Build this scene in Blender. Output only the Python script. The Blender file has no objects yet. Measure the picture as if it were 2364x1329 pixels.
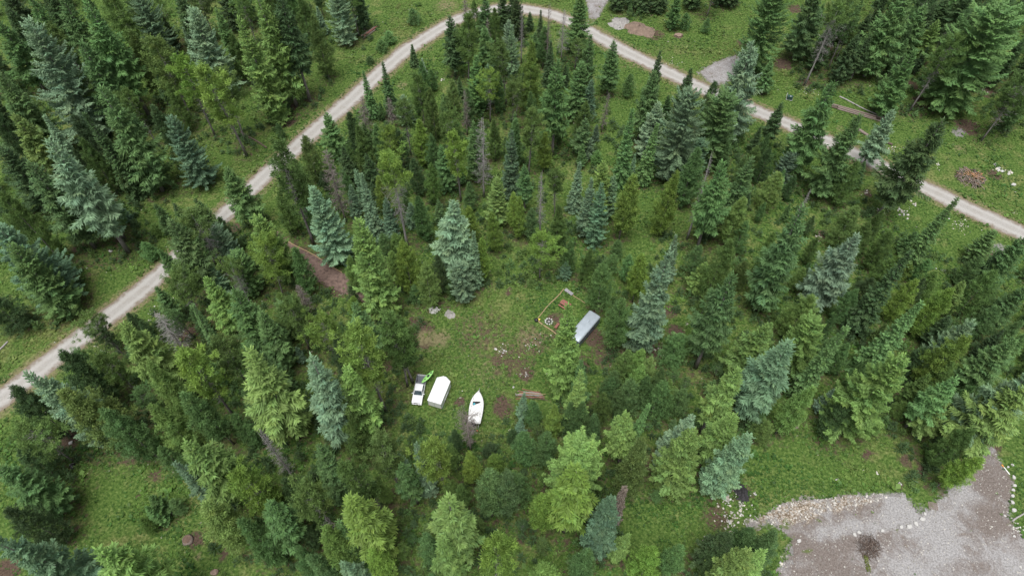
import bpy, math, random
import numpy as np
from mathutils import Vector, Matrix

# ------------------------------------------------------------------ camera, sky, sun, exposure
scene = bpy.context.scene
scene_col = scene.collection
R = math.radians
cam_data = bpy.data.cameras.new('camera')
cam = bpy.data.objects.new('camera', cam_data)
scene_col.objects.link(cam)
cam_data.sensor_width = 36.0
cam_data.lens = 36.0 * 1600.0 / 2364.0
cam_data.clip_start = 1.0
cam_data.clip_end = 6000.0
cam.location = (0, 0, 112)
cam.rotation_euler = (R(90 - 54.637), 0, 0)
scene.camera = cam

SUN_EL, SUN_AZ = 74.0, 200.0          # high, soft sun behind thin cloud (azimuth clockwise from +Y)
world = bpy.data.worlds.new('World')
scene.world = world
world.use_nodes = True
wn, wl = world.node_tree.nodes, world.node_tree.links
bg = wn['Background']
sky_tex = wn.new('ShaderNodeTexSky')
sky_tex.sky_type = 'NISHITA'
sky_tex.sun_disc = False
sky_tex.sun_elevation = R(SUN_EL)
sky_tex.sun_rotation = R(SUN_AZ)
sky_tex.air_density = 1.0
sky_tex.dust_density = 1.0
hs = wn.new('ShaderNodeHueSaturation')
hs.inputs['Saturation'].default_value = 0.16     # overcast: a nearly neutral sky
wl.new(sky_tex.outputs[0], hs.inputs['Color'])
wl.new(hs.outputs[0], bg.inputs['Color'])
bg.inputs['Strength'].default_value = 0.06
sun_data = bpy.data.lights.new('sun', 'SUN')
sun_data.energy = 1.5
sun_data.angle = R(34)
sun_data.color = (1.0, 0.98, 0.95)
sun = bpy.data.objects.new('sun', sun_data)
scene_col.objects.link(sun)
sun.rotation_euler = (R(90 - SUN_EL), 0, R(180 - SUN_AZ))
scene.view_settings.view_transform = 'Standard'
scene.view_settings.look = 'None'
scene.view_settings.gamma = 1.0
scene.view_settings.use_curve_mapping = False
scene.view_settings.exposure = 1.5
scene.render.engine = 'CYCLES'
scene.cycles.max_bounces = 6
scene.cycles.diffuse_bounces = 3
scene.cycles.transparent_max_bounces = 4

random.seed(11)
rng = np.random.default_rng(7)

# ------------------------------------------------------------------ helpers
def link(o):
    scene_col.objects.link(o)
    return o

def tag(o, label=None, cat=None, group=None, kind=None):
    if label: o['label'] = label
    if cat: o['category'] = cat
    if group: o['group'] = group
    if kind: o['kind'] = kind
    return o

def empty(name, loc=(0, 0, 0), rz=0.0):
    o = bpy.data.objects.new(name, None)
    o.empty_display_size = 0.3
    o.location = loc
    o.rotation_euler = (0, 0, rz)
    return link(o)

def mesh_np(name, V, F, mats, attrs=None, smooth=False):
    """V (n,3); F (m,3) or (m,4) array"""
    V = np.asarray(V, np.float32); F = np.asarray(F, np.int32)
    me = bpy.data.meshes.new(name)
    n, m, k = len(V), len(F), F.shape[1]
    me.vertices.add(n); me.vertices.foreach_set('co', V.ravel())
    me.loops.add(m * k); me.loops.foreach_set('vertex_index', F.ravel())
    me.polygons.add(m)
    me.polygons.foreach_set('loop_start', np.arange(0, m * k, k, dtype=np.int32))
    if smooth:
        me.polygons.foreach_set('use_smooth', np.ones(m, bool))
    for nm, A in (attrs or {}).items():
        A = np.asarray(A, np.float32)
        if A.ndim == 1:
            a = me.attributes.new(nm, 'FLOAT', 'POINT'); a.data.foreach_set('value', A)
        else:
            a = me.attributes.new(nm, 'FLOAT_COLOR', 'POINT')
            if A.shape[1] == 3: A = np.concatenate([A, np.ones((len(A), 1), np.float32)], 1)
            a.data.foreach_set('color', A.ravel())
    me.update(calc_edges=True)
    me.validate()
    for mt in (mats if isinstance(mats, (list, tuple)) else [mats]):
        me.materials.append(mt)
    return me

class MB:
    """collects boxes, prisms, tubes, lofts; build() links them as one mesh object"""
    def __init__(s): s.v = []; s.f = []
    def add(s, vs, fs, M=None):
        b = len(s.v)
        for p in vs:
            p = Vector(p)
            s.v.append(tuple(M @ p if M else p))
        for f in fs: s.f.append(tuple(i + b for i in f))
        return s
    def box(s, c, d, M=None, taper=1.0):
        x, y, z = c; a, b, h = d[0] / 2, d[1] / 2, d[2] / 2
        t = taper
        vs = [(x-a, y-b, z-h), (x+a, y-b, z-h), (x+a, y+b, z-h), (x-a, y+b, z-h),
              (x-a*t, y-b*t, z+h), (x+a*t, y-b*t, z+h), (x+a*t, y+b*t, z+h), (x-a*t, y+b*t, z+h)]
        return s.add(vs, [(0,3,2,1), (4,5,6,7), (0,1,5,4), (1,2,6,5), (2,3,7,6), (3,0,4,7)], M)
    def bbox(s, c, d, bev=0.03, M=None):
        """box with chamfered edges"""
        import bmesh
        bm = bmesh.new()
        bmesh.ops.create_cube(bm, size=1.0)
        bmesh.ops.scale(bm, vec=d, verts=bm.verts)
        bmesh.ops.bevel(bm, geom=bm.edges[:], offset=bev, segments=2, affect='EDGES', profile=0.6)
        bmesh.ops.translate(bm, vec=c, verts=bm.verts)
        bm.verts.index_update()
        s.add([v.co[:] for v in bm.verts], [[v.index for v in f.verts] for f in bm.faces], M)
        bm.free()
        return s
    def tube(s, pts, rad, n=8, caps=True, M=None):
        pts = [Vector(p) for p in pts]
        if not isinstance(rad, (list, tuple)): rad = [rad] * len(pts)
        vs, fs = [], []
        for i, p in enumerate(pts):
            a = pts[max(i-1, 0)]; c = pts[min(i+1, len(pts)-1)]
            d = (c - a).normalized()
            u = d.cross(Vector((0, 0, 1)))
            if u.length < 1e-3: u = Vector((1, 0, 0))
            u.normalize(); w = d.cross(u)
            for k in range(n):
                t = 2 * math.pi * k / n
                vs.append(p + (u * math.cos(t) + w * math.sin(t)) * rad[i])
        for i in range(len(pts) - 1):
            for k in range(n):
                q = (k + 1) % n
                fs.append((i*n+k, i*n+q, (i+1)*n+q, (i+1)*n+k))
        if caps:
            fs.append(tuple(range(n))[::-1]); fs.append(tuple(range((len(pts)-1)*n, len(pts)*n)))
        return s.add(vs, fs, M)
    def prism(s, prof, y0, y1, M=None):
        """polygon in x,z extruded along y"""
        n = len(prof)
        vs = [(x, y0, z) for x, z in prof] + [(x, y1, z) for x, z in prof]
        fs = [tuple(range(n)), tuple(range(n, 2*n))[::-1]]
        for i in range(n):
            j = (i + 1) % n
            fs.append((i, i+n, j+n, j))
        return s.add(vs, fs, M)
    def loft(s, rings, caps=True, closed=True, M=None):
        n = len(rings[0]); vs = [p for r in rings for p in r]; fs = []
        for i in range(len(rings) - 1):
            for k in range(n if closed else n - 1):
                q = (k + 1) % n
                fs.append((i*n+k, i*n+q, (i+1)*n+q, (i+1)*n+k))
        if caps and closed:
            fs.append(tuple(range(n))[::-1]); fs.append(tuple(range((len(rings)-1)*n, len(rings)*n)))
        return s.add(vs, fs, M)
    def build(s, name, mat, parent=None, smooth=False, loc=None, rz=None):
        me = bpy.data.meshes.new(name)
        me.from_pydata(s.v, [], s.f)
        me.update()
        import bmesh
        bm = bmesh.new(); bm.from_mesh(me); bmesh.ops.recalc_face_normals(bm, faces=bm.faces); bm.to_mesh(me); bm.free()
        if smooth:
            for p in me.polygons: p.use_smooth = True
        me.materials.append(mat)
        o = link(bpy.data.objects.new(name, me))
        if parent: o.parent = parent
        if loc: o.location = loc
        if rz is not None: o.rotation_euler = (0, 0, rz)
        return o

# smooth value noise on points, for colour and density variation
_NT = rng.random((256, 256))
def vnoise(x, y, s, k=0):
    x = np.asarray(x) / s + 31.7 * k + 1000; y = np.asarray(y) / s + 17.3 * k + 1000
    xi = np.floor(x).astype(int); yi = np.floor(y).astype(int)
    fx = x - xi; fy = y - yi
    fx = fx*fx*(3-2*fx); fy = fy*fy*(3-2*fy)
    g = lambda a, b: _NT[a & 255, b & 255]
    return (g(xi, yi)*(1-fx) + g(xi+1, yi)*fx)*(1-fy) + (g(xi, yi+1)*(1-fx) + g(xi+1, yi+1)*fx)*fy
def fbm(x, y, s, k=0):
    return 0.5*vnoise(x, y, s, k) + 0.3*vnoise(x, y, s/2.3, k+3) + 0.2*vnoise(x, y, s/5.1, k+7)
def inside(P, x, y):
    """points in polygon"""
    x = np.asarray(x); r = np.zeros(x.shape, bool); n = len(P)
    for i in range(n):
        x1, y1 = P[i]; x2, y2 = P[(i+1) % n]
        if y1 == y2: continue
        c = ((y1 > y) != (y2 > y)) & (x < (x2-x1)*(y-y1)/(y2-y1) + x1)
        r ^= c
    return r
def seg_dist(L, x, y):
    d = np.full(np.shape(x), 1e9); along = np.zeros(np.shape(x)); side = np.zeros(np.shape(x)); acc = 0.0
    for (ax, ay), (bx, by) in zip(L[:-1], L[1:]):
        dx, dy = bx-ax, by-ay; l = math.hypot(dx, dy)
        t = np.clip(((x-ax)*dx + (y-ay)*dy) / (l*l), 0, 1)
        q = np.hypot(x-ax-t*dx, y-ay-t*dy)
        m = q < d
        d = np.where(m, q, d)
        acc += l
    return d

# ------------------------------------------------------------------ materials
def nmat(name):
    m = bpy.data.materials.new(name); m.use_nodes = True
    nt = m.node_tree
    return m, nt, nt.nodes['Principled BSDF']
def mathn(nt, op, a, b=None, c=None):
    n = nt.nodes.new('ShaderNodeMath'); n.operation = op
    for i, v in enumerate((a, b, c)):
        if v is None: continue
        if isinstance(v, (int, float)): n.inputs[i].default_value = v
        else: nt.links.new(v, n.inputs[i])
    return n.outputs[0]
def noise(nt, scale, detail=4, rough=0.55, vec=None, dist=0.0):
    n = nt.nodes.new('ShaderNodeTexNoise')
    n.inputs['Scale'].default_value = scale; n.inputs['Detail'].default_value = detail
    n.inputs['Roughness'].default_value = rough; n.inputs['Distortion'].default_value = dist
    if vec is not None: nt.links.new(vec, n.inputs['Vector'])
    return n.outputs['Fac']
def mixc(nt, fac, a, b):
    n = nt.nodes.new('ShaderNodeMix'); n.data_type = 'RGBA'
    for i, v in ((0, fac), (6, a), (7, b)):
        if isinstance(v, (int, float)): n.inputs[i].default_value = v
        elif isinstance(v, tuple): n.inputs[i].default_value = (*v, 1) if len(v) == 3 else v
        else: nt.links.new(v, n.inputs[i])
    return n.outputs[2]
def ramp(nt, fac, stops):
    n = nt.nodes.new('ShaderNodeValToRGB'); e = n.color_ramp.elements
    e[0].position, e[0].color = stops[0][0], (*stops[0][1], 1)
    e[1].position, e[1].color = stops[-1][0], (*stops[-1][1], 1)
    for p, c in stops[1:-1]:
        q = e.new(p); q.color = (*c, 1)
    nt.links.new(fac, n.inputs[0])
    return n.outputs[0]
def sstep(nt, v, lo, hi):
    n = nt.nodes.new('ShaderNodeMapRange'); n.interpolation_type = 'SMOOTHSTEP'
    n.inputs['From Min'].default_value = lo; n.inputs['From Max'].default_value = hi
    nt.links.new(v, n.inputs['Value'])
    return n.outputs[0]
def bump(nt, bsdf, h, strength=0.3, dist=0.05):
    b = nt.nodes.new('ShaderNodeBump'); b.inputs['Strength'].default_value = strength; b.inputs['Distance'].default_value = dist
    nt.links.new(h, b.inputs['Height']); nt.links.new(b.outputs[0], bsdf.inputs['Normal'])
def objvec(nt):
    return nt.nodes.new('ShaderNodeTexCoord').outputs['Object']
def attr(nt, name):
    n = nt.nodes.new('ShaderNodeAttribute'); n.attribute_name = name
    return n

def simple(name, col, rough=0.6, var=0.15, scale=6.0, metal=0.0, spec=0.4, col2=None, bstr=0.1):
    """a plain surface with blotchy wear"""
    m, nt, b = nmat(name)
    v = objvec(nt)
    f = noise(nt, scale, 5, 0.6, v)
    c2 = col2 or tuple(max(0, c * (1 - 2 * var)) for c in col)
    c1 = col if col2 else tuple(min(1, c * (1 + var * 0.5)) for c in col)
    nt.links.new(ramp(nt, f, [(0.3, c2), (0.65, c1)]), b.inputs['Base Color'])
    b.inputs['Roughness'].default_value = rough; b.inputs['Metallic'].default_value = metal
    b.inputs['Specular IOR Level'].default_value = spec
    if bstr: bump(nt, b, noise(nt, scale * 5, 3, 0.6, v), bstr, 0.02)
    return m

def foliage(name, rough=0.6, transl=0.22):
    m, nt, b = nmat(name)
    oi = nt.nodes.new('ShaderNodeObjectInfo')
    t = attr(nt, 'tint')
    n = nt.nodes.new('ShaderNodeMix'); n.data_type = 'RGBA'; n.blend_type = 'MULTIPLY'
    n.inputs[0].default_value = 1.0
    nt.links.new(oi.outputs['Color'], n.inputs[6]); nt.links.new(t.outputs['Color'], n.inputs[7])
    col = n.outputs[2]
    nt.links.new(col, b.inputs['Base Color'])
    b.inputs['Roughness'].default_value = rough; b.inputs['Specular IOR Level'].default_value = 0.25
    tr = nt.nodes.new('ShaderNodeBsdfTranslucent'); nt.links.new(col, tr.inputs['Color'])
    mx = nt.nodes.new('ShaderNodeMixShader'); mx.inputs[0].default_value = transl
    nt.links.new(b.outputs[0], mx.inputs[1]); nt.links.new(tr.outputs[0], mx.inputs[2])
    nt.links.new(mx.outputs[0], nt.nodes['Material Output'].inputs[0])
    return m
M_leaf = foliage('conifer_needles')

m, nt, b = nmat('herb_leaves'); M_herb = m
a = attr(nt, 'tint')
nt.links.new(a.outputs['Color'], b.inputs['Base Color'])
b.inputs['Roughness'].default_value = 0.6; b.inputs['Specular IOR Level'].default_value = 0.25
tr = nt.nodes.new('ShaderNodeBsdfTranslucent'); nt.links.new(a.outputs['Color'], tr.inputs['Color'])
mx = nt.nodes.new('ShaderNodeMixShader'); mx.inputs[0].default_value = 0.25
nt.links.new(b.outputs[0], mx.inputs[1]); nt.links.new(tr.outputs[0], mx.inputs[2])
nt.links.new(mx.outputs[0], nt.nodes['Material Output'].inputs[0])

def bark_mat(name, c1, c2):
    m, nt, b = nmat(name)
    v = objvec(nt)
    mp = nt.nodes.new('ShaderNodeMapping'); mp.inputs['Scale'].default_value = (9, 9, 1.2)
    nt.links.new(v, mp.inputs[0])
    f = noise(nt, 1.6, 6, 0.65, mp.outputs[0])
    nt.links.new(ramp(nt, f, [(0.32, c1), (0.68, c2)]), b.inputs['Base Color'])
    b.inputs['Roughness'].default_value = 0.9; b.inputs['Specular IOR Level'].default_value = 0.15
    bump(nt, b, f, 0.5, 0.04)
    return m
M_bark = bark_mat('conifer_bark', (0.11, 0.098, 0.094), (0.27, 0.245, 0.24))
M_dead = bark_mat('weathered_dead_wood', (0.20, 0.185, 0.18), (0.44, 0.415, 0.405))
M_deadbrown = bark_mat('dead_brown_twigs', (0.15, 0.125, 0.115), (0.32, 0.275, 0.255))

def ground_mat():
    m, nt, b = nmat('meadow_ground')
    v = objvec(nt)
    mk = attr(nt, 'mask')
    sp = nt.nodes.new('ShaderNodeSeparateColor'); nt.links.new(mk.outputs['Color'], sp.inputs[0])
    fine = noise(nt, 2.2, 6, 0.65, v); mid = noise(nt, 0.28, 5, 0.6, v); big = noise(nt, 0.05, 3, 0.5, v)
    g = ramp(nt, fine, [(0.32, (0.024, 0.052, 0.012)), (0.5, (0.066, 0.118, 0.025)), (0.68, (0.150, 0.205, 0.060))])
    g2 = ramp(nt, fine, [(0.32, (0.046, 0.062, 0.020)), (0.5, (0.122, 0.150, 0.045)), (0.68, (0.220, 0.230, 0.098))])
    g = mixc(nt, sstep(nt, mathn(nt, 'ADD', mid, mathn(nt, 'MULTIPLY', mathn(nt, 'SUBTRACT', big, 0.5), 0.6)), 0.50, 0.72), g, g2)
    # brown litter speckles everywhere; the mask thickens them, and under trees paints shade too
    lit = ramp(nt, noise(nt, 3.1, 5, 0.6, v), [(0.3, (0.042, 0.030, 0.022)), (0.7, (0.125, 0.088, 0.064))])
    lf = sstep(nt, mathn(nt, 'ADD', mathn(nt, 'MULTIPLY', sp.outputs[1], 0.62), mathn(nt, 'MULTIPLY', noise(nt, 0.9, 5, 0.65, v), 0.75)), 0.50, 0.72)
    g = mixc(nt, lf, g, lit)
    dry = ramp(nt, fine, [(0.3, (0.10, 0.095, 0.045)), (0.7, (0.235, 0.205, 0.115))])
    df = sstep(nt, mathn(nt, 'ADD', sp.outputs[2], mathn(nt, 'MULTIPLY', mathn(nt, 'SUBTRACT', noise(nt, 1.3, 4, 0.6, v), 0.5), 1.1)), 0.35, 0.8)
    g = mixc(nt, df, g, dry)
    vo = nt.nodes.new('ShaderNodeTexVoronoi'); vo.inputs['Scale'].default_value = 5.0; nt.links.new(v, vo.inputs['Vector'])
    gr = ramp(nt, fine, [(0.3, (0.13, 0.12, 0.115)), (0.7, (0.27, 0.26, 0.255))])
    gf = sstep(nt, mathn(nt, 'ADD', sp.outputs[0], mathn(nt, 'MULTIPLY', mathn(nt, 'SUBTRACT', noise(nt, 1.7, 5, 0.65, v), 0.5), 1.0)), 0.40, 0.70)
    g = mixc(nt, gf, g, gr)
    nt.links.new(g, b.inputs['Base Color'])
    b.inputs['Roughness'].default_value = 0.95; b.inputs['Specular IOR Level'].default_value = 0.1
    bump(nt, b, fine, 0.7, 0.25)
    return m
M_ground = ground_mat()

def gravel_mat(name, kind):
    m, nt, b = nmat(name)
    v = objvec(nt)
    fine = noise(nt, 4.0, 6, 0.7, v); mid = noise(nt, 0.45, 5, 0.6, v, 0.6)
    vo = nt.nodes.new('ShaderNodeTexVoronoi'); vo.inputs['Scale'].default_value = 3.6; nt.links.new(v, vo.inputs['Vector'])
    if kind == 'road':
        base = ramp(nt, fine, [(0.25, (0.255, 0.242, 0.225)), (0.75, (0.37, 0.355, 0.335))])
        base = mixc(nt, mathn(nt, 'MULTIPLY', sstep(nt, mid, 0.45, 0.75), 0.5), base, (0.24, 0.215, 0.185))
        tr = attr(nt, 'track')                       # packed wheel tracks are paler than the crown between
        base = mixc(nt, mathn(nt, 'MULTIPLY', tr.outputs['Fac'], 0.5), base, (0.43, 0.418, 0.40))
        ed = attr(nt, 'edge')
        ef = sstep(nt, mathn(nt, 'ADD', ed.outputs['Fac'], mathn(nt, 'MULTIPLY', mathn(nt, 'SUBTRACT', noise(nt, 0.9, 5, 0.7, v), 0.5), 1.3)), 0.50, 1.0)
        base = mixc(nt, ef, base, (0.185, 0.15, 0.115))
    else:
        mk = attr(nt, 'mask'); sp = nt.nodes.new('ShaderNodeSeparateColor'); nt.links.new(mk.outputs['Color'], sp.inputs[0])
        grey = ramp(nt, fine, [(0.3, (0.145, 0.138, 0.136)), (0.72, (0.40, 0.39, 0.39))])
        brown = ramp(nt, fine, [(0.3, (0.085, 0.070, 0.062)), (0.72, (0.225, 0.192, 0.175))])
        pale = ramp(nt, vo.outputs['Distance'], [(0.05, (0.48, 0.43, 0.37)), (0.45, (0.27, 0.225, 0.18)), (0.75, (0.13, 0.10, 0.07))])
        jit = mathn(nt, 'MULTIPLY', mathn(nt, 'SUBTRACT', noise(nt, 0.33, 7, 0.72, v, 1.2), 0.5), 2.4)
        base = mixc(nt, sstep(nt, mathn(nt, 'ADD', sp.outputs[1], jit), 0.05, 0.95), grey, brown)
        base = mixc(nt, sstep(nt, mathn(nt, 'ADD', sp.outputs[0], jit), 0.25, 0.85), base, pale)
        grass = ramp(nt, fine, [(0.3, (0.06, 0.09, 0.025)), (0.7, (0.13, 0.15, 0.06))])
        base = mixc(nt, sstep(nt, mathn(nt, 'ADD', sp.outputs[2], jit), 0.45, 0.75), base, grass)
    nt.links.new(base, b.inputs['Base Color'])
    b.inputs['Roughness'].default_value = 0.95; b.inputs['Specular IOR Level'].default_value = 0.15
    bump(nt, b, fine, 0.5, 0.08)
    return m
M_road = gravel_mat('packed_gravel_road', 'road')
M_yard = gravel_mat('loose_gravel', 'yard')

M_stone = simple('pale_stone', (0.46, 0.44, 0.41), 0.85, 0.25, 2.5, bstr=0.3)
M_stonewhite = simple('white_limestone', (0.47, 0.46, 0.44), 0.85, 0.15, 2.0, bstr=0.3)
M_stonebrown = simple('reddish_stone', (0.27, 0.19, 0.15), 0.85, 0.25, 2.0, bstr=0.3)
M_log = bark_mat('peeled_log', (0.24, 0.17, 0.10), (0.43, 0.32, 0.19))
M_loggrey = bark_mat('old_log', (0.13, 0.10, 0.085), (0.30, 0.25, 0.22))
M_logdark = bark_mat('dark_log', (0.07, 0.05, 0.04), (0.16, 0.12, 0.10))
M_plank = simple('weathered_grey_plank', (0.32, 0.31, 0.33), 0.8, 0.2, 3)
M_redwood = simple('red_brown_stained_wood', (0.28, 0.115, 0.09), 0.7, 0.2, 4)
M_orangewood = simple('split_orange_wood', (0.46, 0.25, 0.13), 0.8, 0.3, 5)
M_white = simple('white_paint', (0.78, 0.79, 0.80), 0.35, 0.03, 2, spec=0.5, bstr=0.0)
M_whitefab = simple('white_gelcoat', (0.76, 0.76, 0.75), 0.45, 0.05, 2, spec=0.4, bstr=0.0)
M_glass = simple('tinted_glass', (0.03, 0.055, 0.065), 0.08, 0.1, 2, spec=0.8, bstr=0.0)
M_black = simple('black_plastic', (0.025, 0.025, 0.027), 0.5, 0.2, 5)
M_rubber = simple('tyre_rubber', (0.03, 0.03, 0.03), 0.85, 0.2, 5)
M_chrome = simple('dull_chrome', (0.55, 0.55, 0.56), 0.3, 0.1, 4, metal=0.8, bstr=0.0)
M_liner = simple('grey_bed_liner', (0.16, 0.17, 0.19), 0.7, 0.2, 4)
M_kayak = simple('lime_green_plastic', (0.30, 0.66, 0.17), 0.4, 0.08, 2, bstr=0.0)
M_greyroof = simple('pale_grey_sheet_metal', (0.39, 0.44, 0.485), 0.36, 0.06, 1.2, metal=0.25, bstr=0.0)
M_greyside = simple('slate_grey_siding', (0.13, 0.155, 0.19), 0.5, 0.12, 1.5, bstr=0.0)
M_teal = simple('teal_vinyl', (0.04, 0.32, 0.40), 0.5, 0.1, 4)
M_cut = simple('weathered_cut_wood', (0.15, 0.10, 0.075), 0.9, 0.25, 3)
M_red = simple('red_plastic', (0.55, 0.12, 0.06), 0.4, 0.1, 4)
M_yellow = simple('yellow_plastic', (0.75, 0.62, 0.10), 0.45, 0.08, 4)
M_darkgreen = simple('dark_green_enamel', (0.03, 0.07, 0.06), 0.45, 0.15, 4)
M_char = simple('charcoal_ash', (0.035, 0.033, 0.036), 0.95, 0.4, 3, bstr=0.6)
M_dirt = simple('bare_dirt', (0.20, 0.145, 0.112), 0.95, 0.2, 1.2, bstr=0.5)
M_sand = simple('grey_sand', (0.30, 0.285, 0.27), 0.95, 0.2, 2.0, bstr=0.4)
M_duff = simple('path_bark_mulch', (0.17, 0.115, 0.095), 0.95, 0.3, 1.5, bstr=0.5)
M_steel = simple('galvanised_steel', (0.42, 0.43, 0.45), 0.45, 0.15, 5, metal=0.6)
M_orange = simple('orange_paint', (0.75, 0.33, 0.05), 0.5, 0.1, 5)

# ------------------------------------------------------------------ the ground, the road, the gravel
def smooth_line(P, step=1.2):
    P = [np.array(p, float) for p in P]; out = []
    for i in range(len(P) - 1):
        p0, p1, p2, p3 = P[max(i-1, 0)], P[i], P[i+1], P[min(i+2, len(P)-1)]
        n = max(2, int(np.linalg.norm(p2 - p1) / step))
        for k in range(n):
            t = k / n
            out.append(0.5*((2*p1) + (-p0+p2)*t + (2*p0-5*p1+4*p2-p3)*t*t + (-p0+3*p1-3*p2+p3)*t**3))
    out.append(P[-1])
    return np.array(out)
ROAD = smooth_line([(-95.59, 49.95), (-88.79, 58.08), (-81.64, 67.45), (-73.02, 79.12), (-65.35, 92.42), (-60.81, 100.01), (-55.43, 110.08), (-50.20, 118.67), (-45.50, 126.76), (-40.40, 134.53), (-34.21, 145.30), (-27.47, 155.96), (-20.05, 164.47), (-13.87, 170.00), (-7.42, 173.24), (-0.24, 174.48), (8.13, 172.84), (15.12, 168.80), (21.81, 162.92), (29.25, 155.60), (37.44, 148.42), (45.32, 141.90), (53.01, 136.46), (60.40, 131.06), (68.40, 125.25), (75.16, 119.96), (81.67, 114.86), (85.47, 111.30), (92.23, 105.60), (99.51, 99.76), (107.39, 93.36), (114.91, 86.92)])
ROAD_W = 2.35
YARD = [(40.58, 34.95), (42.18, 35.77), (44.05, 36.73), (47.48, 37.09), (50.67, 37.45), (54.12, 37.81), (57.10, 38.17), (60.56, 38.49), (63.25, 38.61), (64.26, 38.05), (64.94, 37.21), (64.94, 35.77), (65.37, 34.95), (66.83, 35.06), (68.02, 35.77), (69.39, 36.97), (70.61, 37.69), (72.01, 38.91), (72.95, 40.14), (74.87, 41.39), (77.07, 42.65), (78.59, 43.41), (79.94, 44.96), (81.96, 46.27), (82.43, 44.96), (81.94, 43.16), (82.44, 41.39), (82.54, 39.89), (81.28, 37.45), (80.25, 35.53), (79.29, 34.36), (79.79, 32.74), (80.89, 31.37), (82.96, 29.35), (79.66, 21.90), (39.15, 21.90), (40.83, 25.46), (41.48, 27.38), (43.27, 28.25), (44.34, 31.82), (43.72, 33.20), (41.59, 33.08), (40.26, 33.43), (37.55, 32.74), (36.32, 33.66), (37.87, 34.36)]
DRIVE1 = [(20.74, 181.55), (28.02, 181.55), (26.43, 177.23), (24.68, 173.02), (23.87, 170.27), (22.33, 168.24), (20.97, 168.92), (20.92, 174.41)]
DRIVE2 = [(47.15, 146.75), (50.12, 148.94), (54.79, 151.94), (59.43, 154.39), (62.92, 156.56), (64.21, 153.47), (59.72, 148.04), (55.17, 143.67), (51.82, 141.38), (50.31, 141.10), (48.94, 143.96)]
PATH = [(-52.32, 95.18), (-49.68, 94.37), (-46.82, 91.47), (-43.93, 89.83), (-40.55, 87.71), (-37.19, 85.44), (-34.20, 83.21), (-31.94, 81.75), (-27.45, 78.53), (-24.38, 76.77), (-22.48, 75.04), (-21.69, 72.67), (-23.98, 73.00), (-28.27, 75.73), (-33.02, 77.96), (-36.33, 79.77), (-41.33, 82.66), (-44.48, 86.19), (-47.01, 88.47), (-51.65, 91.98)]
RUBBLE = [(36.62, 34.01), (40.70, 35.53), (44.05, 36.73), (50.67, 37.45), (56.61, 38.12), (60.56, 38.49), (61.20, 37.45), (57.56, 36.49), (54.10, 36.01), (50.05, 35.06), (46.17, 33.66), (42.99, 33.08), (40.19, 33.08)]
GREY1 = [(46.59, 32.51), (49.51, 32.97), (53.51, 33.89), (59.03, 35.06), (61.13, 36.49), (60.94, 38.17), (63.25, 38.61), (64.94, 37.21), (65.37, 34.95), (66.42, 33.89), (61.05, 32.51), (53.92, 32.05), (52.47, 31.82), (49.78, 30.47), (48.75, 30.02), (46.67, 30.92)]
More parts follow.
